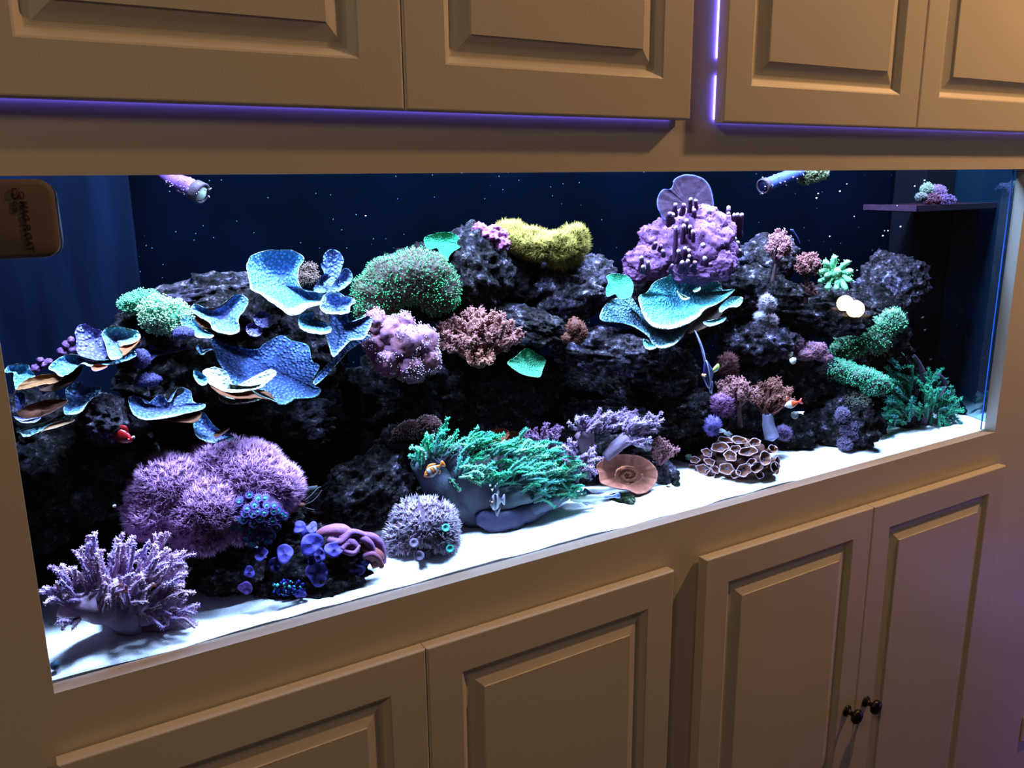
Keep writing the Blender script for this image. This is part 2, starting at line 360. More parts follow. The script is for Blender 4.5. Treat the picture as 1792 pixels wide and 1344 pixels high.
# ---- aquarium: panes, back, ends, bottom
XR, YR = 1.965, .285          # mirror-like right end pane; back corner
def back_y(x): return .47-.185*np.clip((x-.05)/(XR-.05), 0, 1)
AQ = empty('aquarium', (.95, .2, -.05), 'long glass aquarium with a deep blue back, set into the cabinets', 'aquarium')
def m_glass():
    m, nt, b = nodes('clear_glass'); N = nt.nodes; L = nt.links; N.remove(b)
    tr = N.new('ShaderNodeBsdfTransparent'); tr.inputs[0].default_value = (.97, .985, .99, 1); gl = N.new('ShaderNodeBsdfGlossy'); gl.inputs['Roughness'].default_value = .0
    fr = N.new('ShaderNodeFresnel'); fr.inputs[0].default_value = 1.42; mx = N.new('ShaderNodeMixShader')
    lw = N.new('ShaderNodeLayerWeight'); lw.inputs['Blend'].default_value = .5; fa = N.new('ShaderNodeMapRange'); fa.interpolation_type = 'SMOOTHSTEP'   # steep rays stay inside the water
    fa.inputs[1].default_value = .62; fa.inputs[2].default_value = .86; L.new(lw.outputs['Facing'], fa.inputs[0])
    ma = N.new('ShaderNodeMath'); ma.operation = 'MAXIMUM'; L.new(fr.outputs[0], ma.inputs[0]); L.new(fa.outputs[0], ma.inputs[1])
    L.new(ma.outputs[0], mx.inputs[0]); L.new(tr.outputs[0], mx.inputs[1]); L.new(gl.outputs[0], mx.inputs[2]); L.new(mx.outputs[0], N['Material Output'].inputs[0]); return m
mb = MB(); mb.add([(-.06, .0262, -.05), (XR, .0262, -.05), (XR, .0262, .75), (-.06, .0262, .75)], [(0, 1, 2, 3)])
mb.build('front_pane', m_glass(), AQ, smooth=False)
def m_mirror():
    m, nt, b = nodes('end_glass'); N = nt.nodes; L = nt.links; N.remove(b)
    g = N.new('ShaderNodeBsdfGlossy'); g.inputs[0].default_value = (.18, .32, .34, 1); g.inputs['Roughness'].default_value = .012
    d = N.new('ShaderNodeBsdfDiffuse'); d.inputs[0].default_value = (.001, .004, .008, 1); a = N.new('ShaderNodeAddShader')
    L.new(g.outputs[0], a.inputs[0]); L.new(d.outputs[0], a.inputs[1]); L.new(a.outputs[0], N['Material Output'].inputs[0]); return m
mb = MB(); box(mb, XR, XR+.012, .0265, YR+.02, -.05, .75); mb.build('end_pane', m_mirror(), AQ, smooth=False)
def m_back():
    m, nt, b = nodes('blue_back'); N = nt.nodes; L = nt.links; tc = N.new('ShaderNodeTexCoord')
    nz = N.new('ShaderNodeTexNoise'); nz.inputs['Scale'].default_value = 5; nz.inputs['Detail'].default_value = 5; L.new(tc.outputs['Object'], nz.inputs['Vector'])
    cr = N.new('ShaderNodeValToRGB'); e = cr.color_ramp.elements; e[0].position = .3; e[0].color = (.00012, .0005, .0009, 1); e[1].position = .75; e[1].color = (.0003, .0010, .0029, 1); L.new(nz.outputs['Fac'], cr.inputs[0])
    v = N.new('ShaderNodeTexVoronoi'); v.inputs['Scale'].default_value = 60; L.new(tc.outputs['Object'], v.inputs['Vector'])
    t = N.new('ShaderNodeMath'); t.operation = 'LESS_THAN'; t.inputs[1].default_value = .05; L.new(v.outputs['Distance'], t.inputs[0])
    mx = N.new('ShaderNodeMixRGB'); mx.inputs[2].default_value = (.05, .08, .11, 1); L.new(t.outputs[0], mx.inputs[0]); L.new(cr.outputs[0], mx.inputs[1])
    L.new(mx.outputs[0], b.inputs['Base Color']); b.inputs['Roughness'].default_value = .9; b.inputs['Specular IOR Level'].default_value = 0; return m
M_BACK = m_back()
mb = MB(); n = 20; X = np.linspace(-.06, XR, n); Yb = back_y(X)
V = [(x, y, z) for x, y in zip(X, Yb) for z in (-.05, .75)]+[(x, y+.01, z) for x, y in zip(X, Yb) for z in (-.05, .75)]
F = [(2*i, 2*i+2, 2*i+3, 2*i+1) for i in range(n-1)]+[(2*n+2*i, 2*n+2*i+1, 2*n+2*i+3, 2*n+2*i+2) for i in range(n-1)]
mb.add(V, F); mb.build('back_panel', M_BACK, AQ, smooth=False)
mb = MB(); box(mb, 1.892, 1.8945, .0275, .0300, -.02, .75, (.012, .05, .22)); mb.build('glass_edge', M_WOODY, AQ, smooth=False)
mb = MB(); box(mb, -.08, -.062, .0265, .48, -.05, .75); mb.build('end_panel', M_BACK, AQ, smooth=False)
mb = MB(); box(mb, -.06, XR, .0265, .48, -.062, -.05); mb.build('bottom_panel', M_BACKB if False else M_BLACKAC, AQ, smooth=False)
# unseen canopy walls keep lamp light in; lip added to shade the sill
mb = MB(); box(mb, -.08, XR+.05, .49, .50, -.06, 1.75); box(mb, -.10, -.08, .026, .5, -.06, 1.75); box(mb, XR+.04, XR+.06, .026, .5, -.06, 1.75); box(mb, -.1, XR+.06, .026, .5, 1.75, 1.76); box(mb, -.08, XR+.05, .028, .045, .592, .602)
tag(mb.build('canopy', M_BLACKAC, smooth=False), 'unseen dark lamp housing behind the upper cabinets, lip added to shade the sill', 'housing', None, 'structure')

# ---- sand
def sand_z(x, y):
    P = np.stack([x*9, y*14, x*0], 1) if np.ndim(x) else np.array([[x*9, y*14, 0.]])
    n = noise(P, 5)*.0035+noise(P*3.1, 6)*.0012
    xx = np.asarray(x)
    yy = np.asarray(y)
    return (.004-.005*np.clip((xx-1.0)/.7, 0, 1)+.15*np.clip(yy-.03, 0, .07)*(1-.45*np.clip((xx-1.)/.8, 0, 1))+.05*np.clip(yy-.10, 0, .3)+n)
nx, ny = 420, 90; X, Y = np.meshgrid(np.linspace(-.058, XR-.002, nx), np.concatenate([[.0268], np.linspace(.0270, .46, ny-1)]), indexing='ij'); X = X.ravel(); Y = Y.ravel()
Y = np.minimum(Y, back_y(X)-.001); Z = sand_z(X, Y)
Z += .006*np.exp(-((X-.05)**2/.002+(Y-.07)**2/.0012))
i = np.arange(nx-1)[:, None]*ny+np.arange(ny-1)[None, :]; i = i.ravel(); Z[np.arange(nx)*ny] = -.045; Z = Z.copy()
mb = MB(); mb.add(np.stack([X, Y, Z], 1), np.stack([i, i+ny, i+ny+1, i+1], 1)); o = mb.build('sand', M_SAND); tag(o, 'bright white sand bed along the aquarium floor', 'sand', None, 'stuff')

# ---- overflow boxes
def m_ovf():
    m, nt, b = nodes('blue_acrylic'); N = nt.nodes; L = nt.links; tc = N.new('ShaderNodeTexCoord'); mp = N.new('ShaderNodeMapping'); mp.inputs['Scale'].default_value = (22, 22, 3); L.new(tc.outputs['Object'], mp.inputs[0])
    nz = N.new('ShaderNodeTexNoise'); nz.inputs['Scale'].default_value = 1; nz.inputs['Detail'].default_value = 6; L.new(mp.outputs[0], nz.inputs['Vector'])
    cr = N.new('ShaderNodeValToRGB'); e = cr.color_ramp.elements; e[0].position = .35; e[0].color = (.0003, .0011, .0040, 1); e[1].position = .75; e[1].color = (.0012, .0035, .011, 1); L.new(nz.outputs['Fac'], cr.inputs[0])
    L.new(cr.outputs[0], b.inputs['Base Color']); b.inputs['Roughness'].default_value = .8; b.inputs['Specular IOR Level'].default_value = .02; return m
mb = MB(); xo = at(238, 420, .37)[0]; box(mb, -.055, xo, .37, .468, -.02, .70)
o = mb.build('overflow_box', m_ovf(), smooth=False); bv = o.modifiers.new('b', 'BEVEL'); bv.width = .004; bv.segments = 2
tag(o, 'blue overflow box filling the back corner behind the magnet cleaner', 'overflow box')
mb = MB(); xa = at(1592, 500, .215)[0]; box(mb, xa, XR-.002, .20, .283, -.02, .70)
o = mb.build('overflow_box', M_BLACKAC, smooth=False); bv = o.modifiers.new('b', 'BEVEL'); bv.width = .004; bv.segments = 2
tag(o, 'black overflow box in the back corner under the frag rack', 'overflow box')
exec_after = []

# ================================================================= ROCKS
def rock(px, py, y, rx, ry, dy, label, sd, k=1.0, sub=5, tint=(1, 1, 1), tilt=0.):
    fr = Fr(px, py, y); V, F = ico(sub)
    n1 = fbm(V*1.3+sd, sd, 3); n2 = fbm(V*3.4+sd*2.1, sd+9, 5, True); n3 = fbm(V*9.+sd, sd+17, 4)
    r = 1+.42*n1+.20*(n2-.3)+.20*n3
    L = V*r[:, None]*np.array([rx*fr.s, dy, ry*fr.s])
    if tilt:
        c, s = math.cos(tilt), math.sin(tilt); L = np.stack([L[:, 0]*c+L[:, 2]*s, L[:, 1], -L[:, 0]*s+L[:, 2]*c], 1)
    Wp = fr.o+loc2w(fr, L)
    Wp[:, 1] = np.clip(Wp[:, 1], .032, None); lim = back_y(Wp[:, 0])-.003; Wp[:, 1] = np.minimum(Wp[:, 1], lim)
    Wp[:, 0] = np.clip(Wp[:, 0], -.05, XR-.004); Wp[:, 2] = np.maximum(Wp[:, 2], -.045)
    crust = np.clip(fbm(Wp*42, sd+3, 4)*2.2, 0, 1)[:, None]
    C = np.array(tint)*k*(1+crust*np.array([.8, .8, 1.5]))
    o = MB().add(Wp, F, C).build('live_rock', M_ROCK); return tag(o, label, 'rock')
R_ = [ # px, py, y, rx, ry, depth radius, label, brightness (low values put cave shade into the colour), tilt
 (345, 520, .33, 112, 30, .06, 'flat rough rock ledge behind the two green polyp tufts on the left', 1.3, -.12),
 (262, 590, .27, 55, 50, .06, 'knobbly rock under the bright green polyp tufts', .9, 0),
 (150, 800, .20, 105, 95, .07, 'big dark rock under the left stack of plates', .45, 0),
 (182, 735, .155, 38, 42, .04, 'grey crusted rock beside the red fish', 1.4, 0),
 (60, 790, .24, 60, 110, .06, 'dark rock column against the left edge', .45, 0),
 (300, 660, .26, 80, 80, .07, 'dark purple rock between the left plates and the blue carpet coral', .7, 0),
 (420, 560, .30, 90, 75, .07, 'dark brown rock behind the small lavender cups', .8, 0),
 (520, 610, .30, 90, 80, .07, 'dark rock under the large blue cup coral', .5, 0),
 (330, 800, .30, 120, 80, .08, 'rock darkened for cave shade behind the purple polyp mat', .35, 0),
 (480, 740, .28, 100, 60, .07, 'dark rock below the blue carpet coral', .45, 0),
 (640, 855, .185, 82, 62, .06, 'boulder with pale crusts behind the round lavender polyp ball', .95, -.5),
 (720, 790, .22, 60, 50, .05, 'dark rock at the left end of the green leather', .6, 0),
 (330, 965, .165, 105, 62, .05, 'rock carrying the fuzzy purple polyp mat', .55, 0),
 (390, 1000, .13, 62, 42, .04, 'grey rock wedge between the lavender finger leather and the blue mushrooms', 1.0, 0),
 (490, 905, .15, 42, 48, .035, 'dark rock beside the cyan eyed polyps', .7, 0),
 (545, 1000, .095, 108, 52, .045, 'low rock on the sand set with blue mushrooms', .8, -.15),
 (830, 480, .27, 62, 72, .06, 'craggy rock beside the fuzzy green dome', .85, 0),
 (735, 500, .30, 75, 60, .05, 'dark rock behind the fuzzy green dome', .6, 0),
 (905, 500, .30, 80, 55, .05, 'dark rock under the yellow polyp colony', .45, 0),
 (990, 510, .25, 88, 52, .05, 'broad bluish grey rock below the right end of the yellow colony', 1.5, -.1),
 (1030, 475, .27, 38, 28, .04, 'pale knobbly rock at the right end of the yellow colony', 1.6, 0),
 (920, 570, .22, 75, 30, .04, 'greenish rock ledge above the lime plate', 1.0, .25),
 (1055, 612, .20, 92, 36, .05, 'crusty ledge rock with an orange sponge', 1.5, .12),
 (700, 690, .32, 110, 80, .06, 'rock darkened for cave shade below the pink lobed leather', .4, 0),
 (860, 690, .32, 120, 90, .06, 'rock darkened for cave shade below the brown bushy coral', .4, 0),
 (1010, 700, .32, 110, 70, .06, 'rock darkened for cave shade behind the sand level corals, middle of the reef', .4, 0),
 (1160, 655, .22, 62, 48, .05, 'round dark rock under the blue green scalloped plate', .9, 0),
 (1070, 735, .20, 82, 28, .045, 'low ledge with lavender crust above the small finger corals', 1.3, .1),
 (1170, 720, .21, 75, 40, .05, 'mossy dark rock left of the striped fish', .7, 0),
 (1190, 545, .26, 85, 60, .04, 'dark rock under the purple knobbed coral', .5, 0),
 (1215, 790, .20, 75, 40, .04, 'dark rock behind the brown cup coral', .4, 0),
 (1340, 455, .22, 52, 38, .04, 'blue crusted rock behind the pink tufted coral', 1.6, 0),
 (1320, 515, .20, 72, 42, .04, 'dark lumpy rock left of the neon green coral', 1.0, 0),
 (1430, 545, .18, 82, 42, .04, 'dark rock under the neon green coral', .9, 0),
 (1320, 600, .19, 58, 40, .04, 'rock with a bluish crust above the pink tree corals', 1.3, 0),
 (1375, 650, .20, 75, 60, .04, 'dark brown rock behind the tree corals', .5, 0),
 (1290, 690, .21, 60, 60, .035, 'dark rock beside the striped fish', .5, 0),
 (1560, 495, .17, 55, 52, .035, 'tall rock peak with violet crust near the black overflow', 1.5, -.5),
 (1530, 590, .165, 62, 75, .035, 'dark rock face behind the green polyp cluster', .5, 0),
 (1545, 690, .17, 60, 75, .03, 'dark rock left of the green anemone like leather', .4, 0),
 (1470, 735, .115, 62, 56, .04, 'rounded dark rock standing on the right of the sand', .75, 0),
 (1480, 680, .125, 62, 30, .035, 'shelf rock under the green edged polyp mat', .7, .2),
 (1350, 755, .18, 70, 35, .03, 'rock darkened for shade behind the white stalk', .4, 0),
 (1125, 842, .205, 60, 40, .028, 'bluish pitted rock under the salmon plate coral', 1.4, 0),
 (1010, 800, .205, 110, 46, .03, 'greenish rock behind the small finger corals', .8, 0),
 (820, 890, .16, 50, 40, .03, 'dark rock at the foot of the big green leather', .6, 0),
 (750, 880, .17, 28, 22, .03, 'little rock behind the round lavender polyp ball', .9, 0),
 (110, 960, .30, 130, 70, .05, 'rock darkened for shade, low in the left corner behind the lavender finger leather', .3, 0),
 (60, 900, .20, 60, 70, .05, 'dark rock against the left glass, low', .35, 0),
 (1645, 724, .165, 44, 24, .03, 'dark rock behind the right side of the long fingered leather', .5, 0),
 (1478, 700, .25, 62, 50, .03, 'hidden dark rock added far back behind the rounded right rock', .5, 0),  # hidden, added to block the lit sand mirrored in the end pane
 (1535, 680, .235, 55, 60, .03, 'hidden dark rock added far back near the black overflow box', .5, 0),  # likewise added, keeps bright sand out of the mirrored view
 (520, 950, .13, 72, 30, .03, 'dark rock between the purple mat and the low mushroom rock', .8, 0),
 (560, 893, .20, 62, 30, .04, 'rock darkened for shade on the cave floor behind the shrimp feelers', .5, 0),
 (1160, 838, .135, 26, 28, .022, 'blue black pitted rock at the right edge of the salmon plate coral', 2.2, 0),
 (600, 760, .36, 130, 90, .05, 'rock darkened for shade, deep in the cave behind the reef', .25, 0),
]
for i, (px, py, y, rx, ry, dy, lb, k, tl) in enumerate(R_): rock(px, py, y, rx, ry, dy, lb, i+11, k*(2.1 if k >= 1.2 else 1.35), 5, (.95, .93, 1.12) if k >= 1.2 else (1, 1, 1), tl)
# pebbles at the foot of the salmon plate
for i, (px, py, r) in enumerate([(1150, 868, 9), (1170, 858, 9), (1128, 880, 8), (1183, 847, 7), (1205, 800, 6)]):
    o = rock(px, py, .105, r, r*.8, .009, 'small green grey pebble on the sand by the salmon plate coral', 80+i, 2.0, 3, (.6, 1.1, .8)); o.name = 'pebble'; tag(o, None, 'pebble', 'pebbles by the salmon plate')
o = rock(1090, 872, .092, 22, 9, .014, 'mossy green rock in front of the salmon plate coral', 90, 2.0, 4, (.7, 1.2, .5))

# ================================================================= PLATE CORALS
CY = A(185, 222, 255, 1.1); PB = A(100, 132, 232, 1.25); BR = A(120, 78, 60, .9); LV = A(120, 120, 225); TEAL = A(98, 165, 240)
def plate(parent, rim, y0, k, cen, cd, c_in=PB, c_mid=None, c_rim=CY, band=5., low=1.2, under=BR, th=2.2, name='plate', mat=None, ruf=1.6, sd=0, m=7, rings=26):
    """shell grown from a centre to a ruffled rim; rim/centre in px, y depth grows by k per px upwards, centre cd metres behind"""
    R = spline(rim, m, True); n = len(R); cx, cy_ = cen; pym = max(p[1] for p in rim)
    rng = np.random.default_rng(sd+7); ph = rng.uniform(0, 6, 4); a = np.arange(n)/n*2*math.pi
    ruff = ruf*(np.sin(a*9+ph[0])+.7*np.sin(a*17+ph[1])+.5*np.sin(a*31+ph[2]))
    sp = np.abs(at(cx, cy_, y0)-at(cx+1, cy_, y0)).max()
    Yr = y0+k*(pym-R[:, 1])+ruff*.35*sp
    Rw = np.array([at(p[0], p[1]+r*.25, y) for p, y, r in zip(R, Yr, ruff)])
    Cw = at(cx, cy_, y0+k*(pym-cy_)+cd)
    t = np.linspace(0, 1, rings+1)[1:]**.8
    L = np.linalg.norm(R-np.array(cen), axis=1)
    V = [Cw]; C = [c_in]; c_mid = c_in if c_mid is None else c_mid
    for tt in t:
        e = tt*tt*.35+tt*.65
        P = Cw+(Rw-Cw)*tt; P = P+np.array([0, cd*.6, 0])*((1-tt)*tt*4*.35)
        V.append(P)
        bw = .7*band*(1+low*np.clip((R[:, 1]-cy_)/(abs(R[:, 1]-cy_).max()+1e-6), -.4, 1))  # growth rim, widened at the bottom: overhead light put into the colour
        f = np.clip(1-((1-tt)*L)/bw, 0, 1)[:, None]; f = f*f*(3-2*f)
        base = c_in+(c_mid-c_in)*e
        C.append(base+(c_rim-base)*f)
    V = np.vstack([V[0][None]]+V[1:]); C = np.vstack([np.array(C[0])[None]]+C[1:])
    # relief: uneven growth
    V = V+np.outer(fbm(V*55, sd+2, 3)*.0026, -ray(cx, cy_)/np.linalg.norm(ray(cx, cy_)))
    K = len(V); j = np.arange(n); j2 = (j+1) % n; F = [np.stack([np.zeros(n, int), 1+j, 1+j2, -np.ones(n, int)], 1)]
    for q in range(rings-1): s = 1+q*n; F.append(np.stack([s+j, s+n+j, s+n+j2, s+j2], 1))
    F = np.vstack(F)
    # back side, thickness
    v = ray(cx, cy_); v = v/np.linalg.norm(v); off = v*th*sp+np.array([0, 0, -1])*th*.5*sp
    V2 = V+off; F2 = np.where(F >= 0, F+K, -1); F2 = np.where(F2[:, 3:] < 0, F2[:, [0, 2, 1, 3]], F2[:, [0, 3, 2, 1]])
    s = 1+(rings-1)*n; edge = np.stack([s+j, K+s+j, K+s+j2, s+j2], 1)
    C2 = np.tile(under, (K, 1))
    mb = MB(); mb.add(np.vstack([V, V2]), np.vstack([F, F2, edge]), np.vstack([C, C2]))
    return mb.build(name, mat or M_PLATE, parent)
def z6(L): return [(420+x*.1488, 420+y*.1488) for x, y in L]
def z7(L): return [(340+x*.1451, 540+y*.1451) for x, y in L]
def z5(L): return [(220+x*.2232, 480+y*.2232) for x, y in L]
def z4(L): return [(x*.1637, 560+y*.1637) for x, y in L]
def zg(L): return [(1000+x*.2455, 290+y*.2455) for x, y in L]
def ell(cx, cy, rx, ry, n=10, t=0): return [(cx+rx*math.cos(a)*math.cos(t)-ry*math.sin(a)*math.sin(t), cy+rx*math.cos(a)*math.sin(t)+ry*math.sin(a)*math.cos(t)) for a in np.arange(n)*2*math.pi/n]
def col(px, py, y, label, cat='coral', name='plate_coral', group=None): return empty(name, at(px, py, y), label, cat, group)

# big blue cup coral with upright lobes
e = col(520, 545, .17, 'large pale blue cup coral with upright ear lobes, top left of the reef')
plate(e, z6([(95, 250), (130, 190), (280, 125), (480, 115), (640, 130), (750, 200), (735, 270), (695, 330), (690, 480), (740, 580), (860, 610), (985, 640), (995, 740), (800, 800), (700, 870), (570, 880), (480, 810), (350, 720), (240, 640), (130, 580), (112, 500), (75, 320)]), .13, .0009, (500, 500), .055, c_in=A(80, 120, 235), c_mid=A(100, 172, 245), band=9, low=1.6, sd=1, rings=34)
plate(e, z6([(985, 180), (1040, 120), (1130, 118), (1190, 170), (1220, 240), (1195, 330), (1175, 420), (1160, 600), (1000, 610), (980, 540), (990, 400), (950, 290), (975, 262)]), .165, .0003, (582, 475), .012, c_in=PB, c_rim=A(125, 170, 250), band=3, low=0, sd=2)
plate(e, z6([(1150, 440), (1230, 332), (1300, 365), (1325, 430), (1290, 510), (1200, 580), (1110, 620), (1070, 560)]), .16, .0003, (600, 490), .012, c_in=PB, c_rim=A(140, 215, 255), band=4, low=.6, sd=3)
plate(e, z6([(930, 470), (970, 405), (1040, 400), (1065, 450), (1010, 530), (1000, 620), (880, 610), (870, 560)]), .16, .0003, (564, 492), .01, c_in=PB, c_rim=A(125, 170, 250), band=2.5, low=0, sd=4)
# middle cup and hanging fan
e = col(600, 600, .15, 'blue cup and fan plate hanging below the large cup coral, white right edge')
plate(e, z6([(985, 650), (1050, 612), (1150, 605), (1230, 655), (1310, 670), (1362, 725), (1300, 775), (1285, 850), (1200, 870), (1050, 870), (960, 830), (940, 760)]), .125, .0009, (592, 545), .03, c_in=PB, band=10, low=-.3, sd=5)
plate(e, z6([(700, 870), (850, 830), (900, 905), (1030, 975), (1078, 1048), (1020, 1105), (870, 1100), (760, 1070), (690, 1000)]), .12, .0008, (552, 562), .025, c_in=PB, c_mid=A(110, 190, 250), band=6, low=1., sd=6)
plate(e, z6([(1040, 780), (1180, 740), (1250, 850), (1300, 960), (1440, 915), (1500, 893), (1555, 935), (1500, 1100), (1440, 1165), (1300, 1190), (1200, 1280), (1120, 1370), (1075, 1344), (1030, 1200), (1000, 1110), (1050, 960)]), .115, .0006, (600, 570), .02, c_in=A(90, 125, 225), band=6, low=.4, sd=7)
plate(e, [(588, 622), (612, 596), (640, 586), (646, 590), (612, 612), (592, 634), (560, 668), (548, 672), (556, 655)], .12, .0005, (592, 626), .004, c_in=A(80, 120, 220), band=3, low=.5, sd=8)
# broad carpet
e = col(470, 680, .14, 'broad deep blue carpet like plate coral covered in fine nodules')
plate(e, z7([(205, 370), (400, 430), (560, 470), (760, 490), (850, 420), (1050, 320), (1180, 390), (1370, 440), (1420, 620), (1510, 700), (1430, 860), (1440, 950), (1525, 965), (1500, 1040), (1400, 1080), (1230, 1090), (1130, 1140), (1030, 1160), (960, 1100), (860, 1010), (740, 1000), (520, 1000), (400, 930), (340, 730), (250, 560)]), .125, .0009, (468, 640), .02, c_in=A(80, 112, 228), c_mid=A(88, 125, 230), c_rim=A(120, 190, 250), band=4, low=.9, sd=9, rings=44, ruf=1.2)
plate(e, z7([(100, 760), (180, 715), (270, 712), (400, 770), (405, 890), (560, 925), (750, 925), (880, 850), (850, 780), (900, 730), (975, 750), (985, 800), (900, 880), (780, 960), (500, 1015), (330, 985), (190, 915), (140, 860)]), .095, .0008, (410, 678), .012, c_in=CY, c_rim=A(225, 245, 255), band=5, low=.5, sd=10)
plate(e, z7([(0, 740), (60, 760), (150, 830), (150, 910), (80, 925), (20, 870), (-10, 800)]), .10, .0006, (351, 661), .01, c_in=TEAL, band=3, sd=11, ruf=.6)
plate(e, z7([(285, 1035), (400, 1085), (600, 1090), (812, 1080), (700, 1125), (470, 1152), (330, 1115)]), .105, .0008, (420, 701), .01, c_in=CY, c_rim=A(225, 245, 255), band=4, sd=12, ruf=.8)
plate(e, z7([(200, 930), (500, 1000), (760, 975), (900, 1010), (960, 1100), (800, 1085), (560, 1085), (360, 1060)]), .125, .0008, (420, 692), .01, c_in=BR, c_rim=BR, band=1, sd=13, ruf=.8, mat=M_SKIN)
plate(e, z7([(690, 975), (830, 1020), (965, 1100), (1000, 1130), (900, 1090), (780, 1050)]), .11, .0008, (461, 691), .006, c_in=CY, band=3, sd=14, ruf=.5)
# small plates at its left
e = col(385, 560, .19, 'heart shaped blue plate coral above the blue carpet coral')
plate(e, z5([(508, 272), (545, 235), (640, 262), (740, 240), (850, 163), (920, 162), (962, 210), (930, 285), (885, 350), (890, 450), (800, 470), (690, 440), (660, 385), (600, 345), (540, 310)]), .165, .0009, (390, 552), .03, c_in=A(105, 120, 235), c_mid=A(105, 168, 245), band=5, low=.3, sd=15)
plate(e, z5([(525, 315), (600, 345), (670, 360), (665, 420), (610, 420), (560, 380)]), .19, .0005, (354, 562), .006, c_in=BR, c_rim=BR, band=1, sd=16, mat=M_SKIN)
e = col(342, 575, .17, 'narrow cyan blue plate sloping down from the bright green polyp tuft')
plate(e, z5([(430, 330), (500, 295), (540, 360), (610, 430), (692, 478), (650, 502), (560, 492), (500, 440), (440, 400)]), .155, .0009, (341, 570), .012, c_in=TEAL, band=5, low=.6, sd=17)
for k_, (cx, cy, rx, ry, lb) in enumerate([(461, 559, 18, 14, 'upper of the two small lavender cups below the large cup coral'), (445, 577, 15, 12, 'lower of the two small lavender cups below the large cup coral')]):
    e = col(cx, cy+8, .2, lb); plate(e, ell(cx, cy, rx, ry, 9, .3), .175, .0008, (cx, cy-3), .012, c_in=LV, c_rim=A(150, 150, 240), band=5, low=.8, sd=18+k_, rings=12)
# bowl lower left
e = col(290, 730, .15, 'wide blue bowl shaped plate coral with a bright white lower edge')
plate(e, z5([(18, 985), (50, 950), (110, 965), (170, 1012), (250, 950), (300, 960), (345, 1000), (400, 905), (450, 886), (510, 920), (535, 1000), (622, 1020), (590, 1060), (400, 1110), (160, 1142), (60, 1095)]), .115, .0012, (286, 716), .022, c_in=A(80, 85, 170), c_mid=A(100, 140, 235), band=5, low=1.4, sd=20)
plate(e, z5([(240, 1130), (400, 1108), (560, 1075), (595, 1100), (540, 1160), (400, 1155)]), .125, .0008, (315, 729), .006, c_in=BR, c_rim=BR, band=1, sd=21, mat=M_SKIN, ruf=.6)
e = col(372, 770, .16, 'ragged blue plate just below the wide bowl coral')
plate(e, z5([(530, 1165), (570, 1080), (620, 1090), (680, 1170), (740, 1222), (850, 1270), (790, 1312), (680, 1322), (560, 1275)]), .13, .0008, (366, 752), .018, c_in=A(105, 115, 230), c_mid=TEAL, band=4, low=1, sd=22)
plate(e, z5([(690, 1250), (760, 1215), (815, 1205), (770, 1250), (705, 1285)]), .125, .0008, (388, 757), .005, c_in=BR, c_rim=LV, band=1.5, sd=23, ruf=.4, mat=M_SKIN)
# left upper scrolls
e = col(130, 650, .14, 'scrolled blue plate coral against the left edge, brown underside curling up')
plate(e, z4([(45, 560), (90, 490), (200, 465), (300, 480), (325, 530), (375, 600), (300, 650), (180, 748), (145, 640), (140, 560)]), .10, .0009, (34, 652), .02, c_in=TEAL, band=4, low=.6, sd=24)
plate(e, z4([(180, 745), (250, 655), (390, 597), (520, 578), (665, 597), (600, 670), (450, 690), (330, 722)]), .095, .0006, (70, 667), .006, c_in=A(135, 95, 65), c_rim=A(175, 150, 130), band=1.5, low=0, sd=25, mat=M_SKIN)
plate(e, z4([(520, 505), (650, 395), (780, 365), (1000, 420), (1200, 420), (1390, 335), (1455, 350), (1440, 395), (1340, 435), (1150, 485), (980, 500), (860, 470), (760, 560), (650, 605), (590, 560)]), .10, .0011, (160, 632), .03, c_in=A(100, 130, 225), c_mid=TEAL, band=4, low=1., sd=26)
plate(e, z4([(800, 130), (840, 60), (910, 43), (1000, 90), (1090, 118), (1145, 260), (1135, 400), (1000, 440), (880, 400), (820, 330), (815, 200)]), .135, .0006, (158, 603), .015, c_in=A(120, 125, 225), c_rim=A(130, 110, 220), band=3, low=0, sd=27)
plate(e, z4([(1090, 150), (1140, 82), (1250, 60), (1350, 90), (1460, 112), (1503, 180), (1440, 245), (1290, 290), (1320, 385), (1180, 420), (1125, 260)]), .115, .0009, (204, 594), .03, c_in=A(100, 90, 190), c_mid=A(130, 215, 250), band=5, low=.5, sd=28)
plate(e, z4([(1278, 288), (1440, 243), (1500, 205), (1450, 270), (1330, 378), (1300, 340)]), .11, .0005, (223, 606), .004, c_in=A(165, 100, 70), c_rim=BR, band=1, sd=29, ruf=.5, mat=M_SKIN)
plate(e, z4([(975, 500), (1040, 470), (1150, 490), (1080, 535), (1000, 545)]), .098, .0005, (172, 642), .004, c_in=A(165, 100, 70), c_rim=LV, band=1, sd=30, ruf=.5, mat=M_SKIN)
plate(e, z4([(650, 600), (760, 555), (870, 460), (875, 540), (800, 640), (700, 700), (560, 760), (420, 740)]), .115, .0006, (120, 660), .006, c_in=A(70, 45, 42), c_rim=BR, band=1, sd=31, ruf=.5, mat=M_SKIN)
e = col(90, 745, .13, 'lower scrolled blue plate coral at the left edge, beside the grey crusted rock')
plate(e, z4([(720, 720), (860, 650), (920, 705), (1072, 712), (1060, 775), (960, 860), (850, 992), (700, 1010), (680, 930), (710, 880), (700, 780)]), .105, .0010, (137, 695), .02, c_in=A(100, 110, 225), c_mid=TEAL, band=4, low=.8, sd=32)
plate(e, z4([(185, 1185), (400, 1120), (560, 1060), (740, 970), (765, 1060), (600, 1110), (430, 1190), (270, 1252), (220, 1212)]), .085, .0010, (80, 743), .012, c_in=A(130, 190, 250), c_rim=A(215, 245, 255), band=4, low=.4, sd=33)
